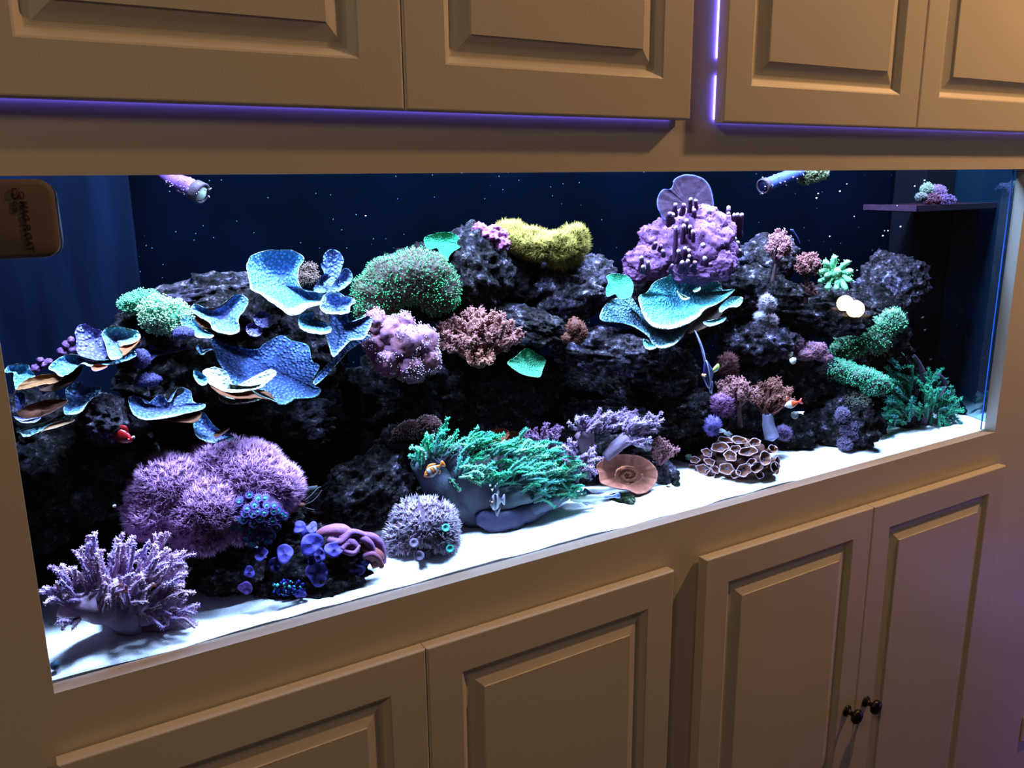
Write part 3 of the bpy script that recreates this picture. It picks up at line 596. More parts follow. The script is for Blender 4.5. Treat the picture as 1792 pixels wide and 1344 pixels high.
plate(e, z4([(185, 975), (350, 890), (520, 852), (700, 848), (715, 880), (600, 960), (450, 1030), (350, 1060), (230, 1040)]), .10, .0006, (72, 715), .01, c_in=A(110, 68, 58), c_rim=A(190, 150, 200), band=1.6, low=-.3, sd=34, mat=M_SKIN)
plate(e, z4([(140, 1030), (240, 1075), (430, 1038), (400, 1080), (340, 1098), (230, 1095)]), .09, .0008, (45, 733), .006, c_in=LV, band=2, sd=35, ruf=.5)
plate(e, z4([(165, 790), (250, 780), (270, 860), (250, 950), (180, 970)]), .115, .0006, (35, 702), .008, c_in=A(70, 85, 170), c_rim=LV, band=2, sd=36, ruf=.8)
plate(e, z4([(430, 1195), (560, 1105), (770, 1060), (780, 1085), (600, 1150), (480, 1180)]), .095, .0006, (97, 741), .004, c_in=A(150, 115, 100), c_rim=A(200, 200, 220), band=1, sd=37, ruf=.4, mat=M_SKIN)
# dark wavy plates between
e = col(270, 620, .2, 'dark purple wavy plate on the rock above the wide bowl coral')
plate(e, z5([(85, 590), (160, 550), (230, 570), (300, 605), (400, 590), (495, 565), (430, 600), (300, 625), (230, 650), (180, 690), (110, 700)]), .19, .0006, (262, 615), .01, c_in=A(70, 70, 150), c_rim=A(120, 115, 200), band=2, low=.3, sd=38)
plate(e, z5([(548, 570), (575, 545), (600, 570), (600, 600), (640, 590), (685, 585), (640, 605), (600, 632), (575, 615)]), .17, .0006, (352, 612), .006, c_in=A(100, 150, 235), band=2, sd=39, ruf=.5)
# centre right scalloped plate
e = col(1180, 600, .15, 'blue green scalloped plate coral with white frilled edges below the purple knobs')
plate(e, zg([(540, 900), (590, 830), (700, 780), (780, 757), (830, 820), (900, 770), (960, 808), (1060, 840), (1085, 890), (1165, 883), (1050, 980), (960, 1020), (900, 1080), (820, 1130), (700, 1162), (590, 1150), (520, 1080), (478, 960), (490, 920)]), .125, .0009, (1195, 520), .03, c_in=A(70, 150, 225), c_mid=A(100, 205, 240), band=7, low=1.2, sd=40, rings=34)
plate(e, zg([(280, 955), (430, 940), (415, 1000), (480, 1060), (560, 1140), (700, 1160), (900, 1070), (830, 1160), (780, 1230), (700, 1292), (600, 1290), (530, 1200), (400, 1130), (220, 1102), (212, 1040)]), .12, .0009, (1150, 575), .02, c_in=A(110, 140, 225), c_mid=A(115, 190, 240), band=7, low=.8, sd=41)
plate(e, zg([(515, 1235), (560, 1260), (610, 1290), (560, 1312), (520, 1290)]), .115, .0008, (1137, 602), .006, c_in=A(90, 200, 230), band=3, sd=42, ruf=.4)
plate(e, zg([(1055, 1010), (1110, 955), (1150, 932), (1222, 940), (1195, 1000), (1120, 1010), (1065, 1045)]), .13, .0009, (1278, 533), .01, c_in=A(120, 205, 245), band=4, sd=43, ruf=.8)
plate(e, zg([(942, 1112), (1020, 1095), (1102, 1075), (1080, 1112), (1000, 1142), (960, 1138)]), .125, .0009, (1252, 561), .006, c_in=A(110, 200, 240), band=3, sd=44, ruf=.6)
plate(e, zg([(950, 1030), (1100, 970), (1070, 1060), (960, 1150), (830, 1190), (880, 1090)]), .15, .0006, (1240, 555), .008, c_in=A(70, 48, 42), c_rim=BR, band=1, sd=45, ruf=.6, mat=M_SKIN)
plate(e, zg([(752, 890), (800, 925), (845, 940), (800, 960), (770, 930)]), .148, .0006, (1197, 517), .003, c_in=A(150, 225, 240), c_rim=A(200, 240, 250), band=2, sd=46, ruf=.3)
plate(e, zg([(868, 885), (915, 862), (915, 885), (880, 900)]), .152, .0006, (1219, 508), .003, c_in=A(160, 230, 250), c_rim=A(200, 240, 250), band=2, sd=47, ruf=.2)
# mint plates
def mini(px, py, rim, cen, y, label, c, cr, sd, k=.0008, bnd=2.2):
    e = col(px, py, y, label); return plate(e, rim, y, k, cen, .012, c_in=c, c_rim=cr, band=bnd, low=.2, sd=sd, mat=M_PLATE_FINE, ruf=.7, rings=18)
MINT = A(70, 205, 175); MR = A(150, 230, 225)
mini(1085, 522, zg([(250, 790), (290, 770), (390, 780), (440, 840), (425, 930), (350, 955), (310, 915), (255, 935), (245, 880), (262, 830)]), (1085, 500), .14, 'small mint green plate left of the scalloped blue plate', MINT, A(130, 190, 230), 50)
mini(921, 660, [(888, 634), (902, 624), (921, 609), (938, 617), (955, 629), (950, 646), (943, 660), (914, 655), (895, 643)], (923, 637), .165, 'lime green round plate coral below the brown bushy coral', A(90, 215, 185), A(150, 240, 225), 51, .0006, 3)
mini(777, 455, [(742, 417), (760, 409), (779, 406), (800, 412), (808, 429), (790, 443), (781, 455), (770, 443), (764, 434), (748, 436)], (778, 425), .235, 'small green plate on the rock above the fuzzy green dome', A(50, 185, 150), A(90, 215, 190), 52, .0005, 1.5)
e = col(1200, 385, .24, 'tall violet fan plate with a blue edge behind the purple knobs')
plate(e, zg([(610, 240), (650, 170), (700, 168), (722, 140), (735, 95), (800, 65), (880, 68), (960, 108), (1002, 190), (1016, 310), (1000, 390), (700, 400), (625, 325)]), .235, .0002, (1205, 360), .006, c_in=A(98, 72, 125, .32), c_rim=A(85, 95, 225), band=3.5, low=-.4, sd=53, mat=M_SKIN, ruf=.8)
# salmon plate with a ridged middle
SAL = A(200, 130, 125); 
e = col(1100, 860, .09, 'salmon pink ridged plate coral lying on the rock by the sand')
plate(e, [(1044, 815), (1060, 800), (1085, 795), (1115, 797), (1138, 808), (1150, 825), (1148, 843), (1135, 858), (1118, 864), (1100, 858), (1075, 853), (1052, 845), (1048, 830)], .092, .0004, (1097, 828), .010, c_in=A(110, 62, 60), c_mid=SAL, c_rim=A(225, 160, 165), band=4, low=.2, sd=54, mat=M_SKIN, ruf=1.2)
rng = np.random.default_rng(3)
for q in range(16):
    a0 = q*.77; q = q*.55; P = [at(1099+math.cos(a0+t)*(24-2.4*q)*1.0, 830+math.sin(a0+t)*(19-1.9*q)*.9, .088) for t in np.linspace(0, 2.3, 12)]
    mb = MB(); tube(mb, P, np.linspace(.0022, .0014, 12), 6, A(160, 100, 85), .5, 3); mb.build('ridge', M_SKIN, e)
for px, py, rx, ry, c, lb, s_ in [(870, 762, 22, 12, A(185, 110, 95), 'salmon plate peeping out behind the green leather', 55), (898, 771, 18, 17, A(165, 115, 70), 'tan orange plate peeping out behind the green leather', 56)]:
    mini(px, py+10, ell(px, py, rx, ry, 9, -.2), (px, py), .21, lb, c, c*1.2, s_, .0006, 2)

# ================================================================= FUZZY / POLYP CORALS
def fuzzy(px, py, y, E, label, c, ct, L, wd, n, k=6, spread=.5, tip=0., tipc=None, c2=None, sd=0, name='polyp_coral', amp=.12, sub=4, base=None, tipf=1.):
    """a body of joined lobes covered in small polyps; L, wd, tip in px"""
    fr = Fr(px, py, y); rng = np.random.default_rng(sd+100); e = empty(name, fr.o, label, 'coral')
    body(MB(), fr, E, base if base is not None else c*.55, amp, sub=sub, sd=sd, c2=c2).build('body', M_SOFT, e)
    P, N = scatter(fr, E, n, rng, amp, sd=sd); mb = MB()
    spikes(mb, P, N, L*fr.s, wd*fr.s, spread, k, rng, c*.75, ct, tip*fr.s, tipc, tipf)
    o = mb.build('polyp_fuzz', M_TUFT, e); o['kind'] = 'stuff'
    return e, fr, P, N, rng

# purple star polyp mat
PU = A(168, 122, 208, 1.7); PU2 = A(195, 155, 240, 1.7)
fuzzy(380, 870, .115, [(-75, 22, .01, 66, 58, .045), (-95, -15, .005, 55, 42, .04), (-25, -15, 0, 75, 60, .05), (20, 42, .03, 62, 48, .045), (55, 22, .02, 62, 58, .05), (95, -2, .02, 48, 48, .04), (-30, -52, -.01, 48, 34, .035), (40, -45, -.005, 38, 36, .035), (52, 58, .03, 34, 24, .035)],
      'big fuzzy purple polyp mat over the rock, lower left', PU, PU2, 13, .75, 6200, 6, .55, sd=1, base=A(110, 75, 140, .8), amp=.10)
# green fuzzy dome
GD = A(100, 125, 108)
e, fr, P, N, rng = fuzzy(714, 498, .225, [(-55, -18, -.01, 38, 38, .03), (-20, 8, 0, 55, 42, .04), (20, 14, 0, 58, 42, .04), (50, -10, 0, 36, 36, .035), (-60, -40, -.015, 28, 26, .025)],
      'grey green fuzzy dome coral with bright green polyp tips', GD, A(120, 140, 130), 8, .7, 3600, 2, .4, tip=1.25, tipc=A(75, 230, 160), tipf=.22, sd=2, base=A(80, 70, 75, .8))
# bright green tufts left
fuzzy(285, 550, .21, [(-8, 5, 0, 22, 18, .02), (14, -6, 0, 22, 20, .02), (-2, -4, 0, 26, 18, .02)], 'glowing white green polyp tuft on the left rock', A(110, 230, 200), A(185, 255, 235), 13, 1.1, 420, 4, .5, tip=1.9, tipc=A(190, 255, 240), sd=3, sub=3)
fuzzy(243, 529, .235, [(-10, -2, 0, 16, 10, .015), (10, 3, 0, 18, 11, .015)], 'smaller mint green polyp tuft left of the glowing tuft', A(70, 190, 170), A(130, 240, 215), 9, .9, 260, 4, .5, tip=1.4, tipc=A(130, 240, 215), sd=4, sub=3)
# yellow colony
YE = A(160, 152, 82); YT = A(195, 182, 100)
fuzzy(955, 430, .235, [(-62, 22, .02, 22, 14, .02), (-40, 8, .01, 34, 16, .025), (-5, -2, 0, 38, 18, .028), (30, -6, 0, 34, 24, .028), (50, 4, .005, 18, 26, .022), (-15, 8, .015, 30, 12, .02)],
      'mustard yellow fluffy colony on top of the middle rocks', YE*.8, YT*.8, 12, .8, 3000, 5, .6, sd=5, base=A(110, 105, 40), amp=.3)
# green polyp cluster on the slanted rock
GP = A(100, 170, 160)
fuzzy(1520, 590, .135, [(36, 30, .01, 17, 15, .012), (18, 14, .005, 18, 16, .012), (-4, 2, 0, 20, 17, .012), (-28, -14, 0, 22, 18, .012), (-42, -30, -.005, 16, 15, .012), (14, -8, -.005, 16, 14, .01)],
      'greenish grey daisy polyp cluster climbing the slanted right rock', GP, A(150, 190, 190), 9, 1.0, 950, 4, .5, tip=1.3, tipc=A(110, 240, 190), tipf=.2, sd=6, sub=3)
fuzzy(1565, 574, .135, [(0, 0, 0, 10, 10, .01)], 'single pale daisy polyp right of the slanted green cluster', A(120, 160, 170), A(170, 210, 210), 8, 1., 90, 4, .5, tip=1.2, tipc=A(130, 235, 200), sd=7, sub=3)
# green edged shelf
fuzzy(1480, 655, .105, [(-50, 8, .012, 22, 15, .02), (-18, 6, .008, 34, 13, .022), (18, -2, .006, 32, 12, .022), (48, -14, .003, 22, 14, .018), (-60, -10, .012, 13, 22, .012)],
      'long ledge of polyps with glowing green tips, right of the reef', A(110, 130, 150), A(120, 190, 180), 7, .8, 2600, 2, .35, tip=1.1, tipc=A(85, 225, 190), tipf=.35, sd=8, base=A(70, 70, 80))
# violet folded leather above it
fuzzy(1410, 614, .13, [(-20, 6, .01, 15, 19, .018), (-24, -6, .004, 10, 9, .012), (2, -6, 0, 20, 9, .016), (22, 0, .004, 14, 13, .014), (34, -10, 0, 10, 7, .01), (10, 6, .01, 10, 8, .012)], 'lilac mushroom leather with a tan underside', A(120, 88, 140), A(150, 115, 175), 3.2, .8, 1400, 2, .5, sd=9, base=A(120, 78, 95), amp=.2)
# small pale zoanthid patches
for i, (px, py, y, rx, rz, lb) in enumerate([(1497, 703, .088, 25, 15, 'pale grey green polyp mound on the rounded right rock'), (1487, 752, .080, 14, 17, 'lavender grey polyp patch low on the rounded right rock'), (1517, 748, .088, 14, 18, 'lilac polyp patch at the right foot of the rounded rock'), (1474, 725, .084, 9, 10, 'tiny violet polyp patch in the middle of the rounded right rock'), (1478, 776, .078, 10, 9, 'tiny lilac polyp patch at the base of the rounded right rock')]):
    fuzzy(px, py, y, [(0, 0, 0, rx, rz, .015), (rx*.4, -rz*.3, 0, rx*.6, rz*.7, .012)], lb, [A(95, 115, 125), A(95, 88, 140)][min(i, 1)], [A(135, 150, 155), A(120, 115, 175)][min(i, 1)], 4, .9, int(26*rx), 3, .6, tip=.9, tipf=.4, sd=10+i, sub=3)
# pinkish round tufts
for i, (px, py, y, rx, rz, c, lb) in enumerate([(1342, 532, .13, 13, 14, (165, 160, 205), 'round pale lavender tuft on the dark rock left of the lamp glints'), (1331, 556, .13, 8, 7, (165, 170, 220), 'smaller pale blue tuft below left of the round lavender tuft'), (1348, 562, .13, 9, 9, (165, 150, 190), 'small pale tuft below the round lavender tuft'),
        (1262, 708, .13, 20, 19, (170, 120, 205), 'bright lilac tuft left of the pink tree coral'), (1247, 745, .12, 12, 14, (120, 110, 225), 'small violet blue tuft beside the brown cup coral'), (1372, 757, .12, 10, 11, (140, 120, 205), 'small violet tuft right of the white stalk'), (1272, 640, .16, 18, 22, (125, 80, 95), 'dusky pink brown tuft beside the striped fish')]):
    fuzzy(px, py, y, [(0, 0, 0, rx*.8, rz*.8, .012), (rx*.3, -rz*.4, 0, rx*.5, rz*.5, .01)], lb, A(*c)*.7, A(*c), 8.5, .8, int(14*rx), 5, .85, sd=20+i, sub=3, amp=.2, base=A(*c)*.5)
# round lavender polyp ball (daisy like) on the sand
LB = A(158, 132, 200, 1.1)
e, fr, P, N, rng = fuzzy(738, 922, .100, [(5, 10, 0, 52, 36, .045), (-32, -14, 0, 32, 28, .035), (35, -8, -.005, 26, 30, .035), (-10, 22, .01, 40, 24, .035), (-48, -30, -.005, 20, 16, .02), (38, -28, -.01, 22, 14, .02), (0, -38, -.012, 18, 10, .018)],
      'round lavender ball of finger like polyps sitting on the sand', LB, A(190, 190, 245), 10, 1.7, 1500, 3, .35, sd=30, base=A(95, 80, 120), amp=.08)
for dx, dz, r, c in [(40, 18, 7, (100, 220, 240)), (46, -20, 7, (90, 225, 240)), (-6, -30, 9, (135, 125, 190)), (-14, -6, 8, (130, 120, 180))]:
    mb = MB(); p = fr.pt(dx, dz, -.048); lathe(mb, [(.0001, .008), (r*.5*fr.s, .010), (r*fr.s, .012), (r*.8*fr.s, .004), (r*.4*fr.s, -.02)], p, -fr.f+np.array([0, 0, .5]), 16, A(*c)); mb.build('polyp', M_SOFT, e)
# pink lobed leather with white speckles
e = empty('lobed_leather', at(700, 660, .16), 'pink lobed leather coral dotted with white polyps, centre left', 'coral'); fr = Fr(700, 605, .17)
EL = [(-40, 40, 0, 22, 26, .025), (-15, 25, -.005, 26, 28, .025), (-42, 8, -.005, 26, 26, .025), (8, 8, -.01, 32, 34, .03), (40, 5, 0, 26, 30, .025), (-22, -22, -.01, 28, 28, .028), (14, -30, -.01, 30, 32, .028), (46, -25, -.005, 24, 26, .022), (20, -52, -.005, 20, 16, .018), (-8, -10, .0, 34, 38, .03), (10, 38, .005, 16, 20, .02)]
PK = A(185, 125, 165, .75)
body(MB(), fr, EL, PK, .12, 2.6, 4, 3, A(150, 110, 175, .75)).build('body', M_SOFT, e); rng = np.random.default_rng(5)
P, N = scatter(fr, EL, 3000, rng, .12, 2.6, 3); q = fbm(P*60, 4, 3) > -.03; P, N = P[q], N[q]
mb = MB(); spikes(mb, P, N, 3.2*fr.s, .7*fr.s, .3, 1, rng, PK*1.1, A(220, 190, 240), 1.25*fr.s, A(215, 200, 255)); mb.build('polyp_fuzz', M_TUFT, e)['kind'] = 'stuff'
# reddish speckled knob
e, *_ = fuzzy(735, 748, .185, [(14, 4, 0, 20, 15, .02), (-14, -4, 0, 24, 15, .02), (-34, -10, .004, 14, 10, .015)], 'dull red speckled knobbly coral above the green leather', A(110, 55, 70), A(150, 110, 130), 2.2, .6, 700, 1, .3, tip=1.1, tipc=A(175, 150, 175), sd=31, sub=3)
# orange sponge
fuzzy(1005, 577, .165, [(0, 4, 0, 14, 15, .015), (10, -4, 0, 12, 14, .014), (-12, -14, 0, 12, 8, .012), (8, -18, 0, 9, 7, .01)], 'dusty orange lump of sponge on the crusty ledge', A(125, 80, 78, .8), A(150, 100, 95, .8), 3.5, .8, 500, 2, .6, sd=32, sub=3, base=A(110, 62, 60, .7), amp=.25)
# lilac knobs left of the yellow colony
e = empty('knobby_coral', at(862, 430, .25), 'small magenta violet knobby coral at the left end of the yellow colony', 'coral'); fr = Fr(862, 412, .24)
body(MB(), fr, [(-24, 10, 0, 12, 14, .014), (-8, 2, 0, 16, 12, .016), (8, -4, 0, 14, 14, .014), (18, -14, -.003, 11, 13, .012), (2, 10, .005, 12, 8, .012), (20, 0, 0, 7, 10, .01)], A(135, 75, 145), .3, 3, 4, 3, A(175, 110, 190)).build('body', M_SKIN, e)
# dark purple knobs behind the left scrolls
for i, (px, py, lb, E) in enumerate([(113, 612, 'dark plum knobs behind the scrolled blue plate, upper cluster', [(-4, -4, 0, 9, 8, .01), (3, 8, 0, 7, 7, .01), (12, 16, 0, 6, 6, .008), (12, -2, 0, 10, 9, .01), (-6, -14, 0, 5, 5, .006)]), (72, 640, 'dark plum knobs behind the scrolled blue plate, lower cluster', [(-8, -4, 0, 9, 8, .01), (4, 2, 0, 9, 7, .01), (12, 6, 0, 8, 5, .008), (0, 10, 0, 6, 5, .008)])]):
    e = empty('knobby_coral', at(px, py+10, .17), lb, 'coral'); body(MB(), Fr(px, py, .165), E, A(90, 60, 125), .2, 3, 3, i, A(120, 85, 160)).build('body', M_SKIN, e)
# soft violet lumps on the dark left rock
for i, (px, py, rx, rz, lb) in enumerate([(248, 628, 14, 16, 'violet crust lump on the dark rock right of the scrolled plate'), (258, 665, 22, 11, 'blue violet furry patch on the dark rock above the wide bowl coral'), (322, 582, 16, 10, 'dusky pink violet lump under the cyan plate')]):
    fuzzy(px, py, .165, [(0, 0, 0, rx, rz, .015), (-rx*.5, -rz*.3, 0, rx*.6, rz*.6, .012)], lb, A(75, 75, 160), A(105, 105, 200), 2.2, .8, 500, 2, .6, sd=35+i, sub=3, base=A(65, 60, 125))

# ---- bushy soft corals: a trunk, branches, and clustered polyps
def bush(px, py, y, rx, rz, label, c, ct, nb=22, r=5., L=3.5, trunk=None, root=None, sd=0, dens=26, name='tree_coral', dy=.02, up=.4, tc=None, wd=.8, tip=1.):
    fr = Fr(px, py, y); rng = np.random.default_rng(sd+300); e = empty(name, fr.pt(*(root or (0, -rz))), label, 'coral')
    root = root or (0, -rz*.9); tc = c*.7 if tc is None else tc
    v = rng.normal(0, 1, (nb*4, 3)); v /= np.linalg.norm(v, axis=1)[:, None]; v = v[(v[:, 2] > -.45) & (v[:, 1] < .5)][:nb]
    v *= rng.uniform(.55, 1., (len(v), 1)); mb = MB(); tf = MB(); rp = fr.pt(root[0], root[1], 0)
    tips = [fr.o+loc2w(fr, (q*np.array([rx*fr.s, dy, rz*fr.s]))[None])[0] for q in v]
    for i, tp in enumerate(tips):
        mid = rp*.45+tp*.55+np.array([0, 0, .1*rz*fr.s])+rng.normal(0, .12*rx*fr.s, 3)
        q = spline([rp+(mid-rp)*.15, mid, tp], 4); tube(mb, q, np.linspace(.5*r, .36*r, len(q))*fr.s, 6, tc, .3, i)
        d = tp-mid; d /= np.linalg.norm(d)
        rr = r*fr.s*rng.uniform(.6, .95); gd = d*.65+np.array([0, 0, .5])+rng.normal(0, .25, 3); gd /= np.linalg.norm(gd); en = tp+gd*rr*rng.uniform(1.6, 3.2); sg = spline([tp-gd*rr*.5, (tp+en)/2+rng.normal(0, .15*rr, 3), en], 3)
        tube(mb, sg, np.linspace(.8, .7, len(sg))*rr, 7, c*.8, .25, i)
        pts = rng.normal(0, 1, (dens, 3)); pts /= np.linalg.norm(pts, axis=1)[:, None]; pts = pts[(pts@fr.f) < .4]; ce_ = tp+(en-tp)*rng.uniform(-.1, 1.05, (len(pts), 1))
        spikes(tf, ce_+pts*rr*.7, pts, L*fr.s, wd*fr.s, .4, 3, rng, c, ct, tip*fr.s if tip else 0, ct)
    if trunk:
        q = spline([fr.pt(*t_) for t_ in trunk], 5); tube(mb, q, np.linspace(r*1.1, r*.8, len(q))*fr.s, 10, A(165, 150, 215) if tc is None else tc, .15, 1)
    mb.build('branches', M_SOFT, e)['kind'] = 'stuff'; tf.build('polyp_fuzz', M_TUFT, e)['kind'] = 'stuff'; return e
BP = A(150, 100, 110); BT = A(195, 145, 165)
bush(838, 592, .175, 72, 40, 'brownish pink bushy soft coral right of the lobed leather', BP, BT, 74, 8, 3.4, None, (0, -42), 1, 34, dy=.04)
bush(842, 632, .15, 30, 14, 'small pinkish tan tuft hanging under the brownish bushy coral', A(165, 115, 110), A(205, 150, 150), 16, 6, 3, None, (0, -12), 2, 26)
bush(541, 487, .185, 14, 20, 'dark brown clump of short branches inside the large cup coral', A(85, 65, 70), A(150, 130, 140), 30, 2.6, 7, None, (0, -16), 3, 12, wd=1.1, name='branch_coral')
bush(1362, 437, .15, 19, 30, 'dusty pink tufted coral on a thin stalk, top right rocks', A(160, 105, 140), A(205, 150, 190), 57, 3.7, 3.0, [(-8, -70, 0), (-5, -45, 0), (-2, -20, 0)], (-3, -25), 4, 26, tc=A(95, 75, 95))
bush(1412, 470, .145, 21, 24, 'brown pink tufted coral left of the neon green coral', A(135, 85, 105), A(180, 125, 145), 51, 3.7, 3.0, [(2, -62, 0), (2, -40, 0), (0, -15, 0)], (1, -20), 5, 26, tc=A(85, 65, 85))
bush(1410, 512, .15, 16, 12, 'dim brown tuft beneath the brown pink tufted coral', A(95, 60, 75), A(125, 85, 100), 20, 3.7, 3, None, (0, -10), 6, 22)
bush(1290, 688, .125, 32, 26, 'pink brown tree coral above the brown cup coral', A(150, 100, 125), A(190, 140, 165), 51, 4, 3.2, [(8, -62, 0), (6, -40, 0), (4, -15, 0)], (4, -26), 7, 24, tc=A(90, 65, 80))
bush(1350, 697, .12, 36, 30, 'brown tree coral on a thick white blue stalk', A(125, 80, 88), A(165, 115, 120), 64, 4, 3.2, None, (-4, -34), 8, 24)
mb = MB(); fr = Fr(1346, 740, .12); q = spline([fr.pt(6, -26), fr.pt(0, -6), fr.pt(-4, 16)], 6); tube(mb, q, np.linspace(13, 9, len(q))*fr.s, 16, A(160, 165, 240), .12, 2)
o = mb.build('stalk', M_SOFT, bpy.data.objects['tree_coral.006'] if 'tree_coral.006' in bpy.data.objects else None); o['label'] = 'thick pale blue stalk'
bush(1161, 792, .125, 22, 24, 'dusty pink frilly soft coral behind the salmon plate', A(150, 105, 135), A(190, 140, 170), 30, 4.5, 4, None, (-6, -24), 9, 24)

# neon green coral
NG = A(90, 240, 190)
def neon(px, py, y, lobes, label, sd, c, ct):
    fr = Fr(px, py, y); e = empty('neon_coral', fr.pt(0, -20), label, 'coral'); rng = np.random.default_rng(sd)
    for i, (x0, z0, x1, z1, r) in enumerate(lobes):
        mb = MB(); q = spline([fr.pt(x0*.3, z0*.3, .004), fr.pt(x0, z0, -.004), fr.pt(x1, z1, -.010)], 5); tube(mb, q, np.linspace(r*.9, r, len(q))*fr.s, 9, np.linspace(c, ct, len(q)), .35, i)
        P = q[np.arange(30) % len(q)]+rng.normal(0, 1, (30, 3))*r*.2*fr.s; N = rng.normal(0, 1, (30, 3)); N /= np.linalg.norm(N, axis=1)[:, None]
        spikes(mb, P+N*r*.9*fr.s, N, 2.5*fr.s, 1.1*fr.s, .3, 1, rng, c, ct, 1.1*fr.s, ct); mb.build('lobe', M_TUFT, e)
    return e
neon(1461, 477, .13, [(-4, 12, -2, 28, 5), (-14, 4, -26, 0, 5), (-12, -8, -24, -16, 5), (-6, -12, -10, -28, 5), (6, -10, 4, -28, 5), (12, -12, 20, -28, 5), (14, 2, 26, 4, 5), (10, 10, 20, 20, 5), (-10, 10, -18, 20, 5), (2, 0, 4, 4, 8), (16, -6, 26, -12, 5), (-8, -2, -14, -6, 6)], 'glowing mint green lobed coral, upper right of the reef', 1, A(60, 205, 150), A(165, 255, 225))

# ---- violet digitate coral with white tips
e = empty('knobbed_coral', at(1200, 490, .2), 'large violet encrusting coral with upright white tipped knobs', 'coral'); fr = Fr(1195, 440, .215)
VI = A(112, 74, 146, .8); EV = [(-60, -18, .0, 42, 30, .03), (-40, 20, .02, 38, 32, .03), (-10, 0, .01, 55, 45, .035), (35, 5, .01, 55, 50, .035), (30, 45, .03, 38, 34, .03), (-5, 40, .035, 36, 30, .03), (65, -20, 0, 28, 28, .025), (-80, -38, -.005, 22, 18, .02), (20, -35, -.005, 45, 22, .025), (60, 30, .02, 28, 36, .025)]
body(MB(), fr, EV, VI, .16, 3.2, 5, 4, A(140, 98, 176, .85), .05).build('body', M_SKIN, e)
P, N = scatter(fr, EV, 2600, np.random.default_rng(8), .16, 3.2, 4); k_ = MB(); balls(k_, P-N*.0002, np.random.default_rng(8).uniform(.0008, .0021, len(P)), VI*1.0); k_.build('bumps', M_SKIN, e)['kind'] = 'stuff'
tipl = [(500, 645, 60), (545, 680, 40), (510, 710, 30), (720, 340, 40), (745, 430, 170), (820, 380, 90), (800, 420, 110), (845, 425, 90), (865, 460, 120), (762, 600, 60), (810, 580, 60), (835, 595, 40), (840, 635, 40), (830, 670, 60), (975, 310, 100), (1010, 340, 60), (1055, 355, 70), (1120, 290, 130), (1120, 330, 90), (1160, 340, 70), (1185, 338, 90), (1215, 340, 110), (1140, 410, 60), (1160, 465, 50), (1165, 510, 50), (1185, 540, 60), (1195, 595, 30), (1125, 565, 60), (965, 545, 60), (937, 555, 60), (992, 577, 30), (950, 650, 90), (1090, 655, 60), (850, 230, 60), (885, 240, 60), (1033, 325, 50), (790, 680, 50), (740, 270, 50), (800, 270, 50), (700, 330, 60), (875, 310, 40), (1100, 470, 50), (640, 560, 30), (600, 545, 26), (650, 600, 26), (720, 700, 40), (880, 680, 40), (990, 690, 60)]
rng = np.random.default_rng(2)
for i, (x, y_, L) in enumerate(tipl):
    a_ = zg([(x, y_)])[0]; b_ = zg([(x+rng.uniform(-14, 6), y_+L*1.5)])[0]; yy = .150+.0006*(500-a_[1])*.5; r = rng.uniform(2.8, 3.8)
    t = at(a_[0], a_[1]+2, yy); b0 = at(b_[0], b_[1], yy+.022); sp = fr.s; q = spline([b0, (b0+t)/2+rng.normal(0, .001, 3), t], 5); n_ = len(q)
    white = i < 37; C = np.array([VI*.6]*(n_-2)+[VI, A(190, 165, 225) if white else A(150, 110, 190)])
    mb = MB(); tube(mb, q, np.linspace(r*1.5, r, n_)*sp, 9, C, .3, i); balls(mb, np.array([t]), 0, VI)
    if white:
        V, F = ico(2); mb.add(t+V*r*.95*sp, F, A(225, 210, 250))
    mb.build('branch', M_SKIN, e)

# ---- finger leathers: each finger is a part
def finger(e, p0, p1, r0, r1, sp, c0, c1, rng, sag=.1, nub=14, nl=3.2, name='branch', n=7):
    d = p1-p0; ln = np.linalg.norm(d); side = rng.normal(0, 1, 3)*ln*sag*.7; mid = (p0+p1)/2+side+np.array([0, 0, ln*sag])
    q = spline([p0, mid, p1], n//2+1); m = len(q); C = c0+(c1-c0)*(np.linspace(0, 1, m)[:, None]**.7)
    mb = MB(); tube(mb, q, np.linspace(r0, r1, m)*sp, 7, C, .25, int(rng.integers(99)))
    k = rng.uniform(.2, 1, nub); idx = k*(m-1); i0 = np.minimum(idx.astype(int), m-2); f = (idx-i0)[:, None]; P = q[i0]*(1-f)+q[i0+1]*f
    N = rng.normal(0, 1, (nub, 3)); dd = d/ln; N = N-np.outer(N@dd, dd)*.7; N /= np.linalg.norm(N, axis=1)[:, None]; rr = (r0+(r1-r0)*k)[:, None]*sp
    spikes(mb, P+N*rr*.7, N+dd*.6, nl*sp, 1.2*sp, .2, 1, rng, c0+(c1-c0)*.6, c1, .95*sp, np.clip(c1*1.25, 0, .93))
    return mb.build(name, M_SOFT, e)
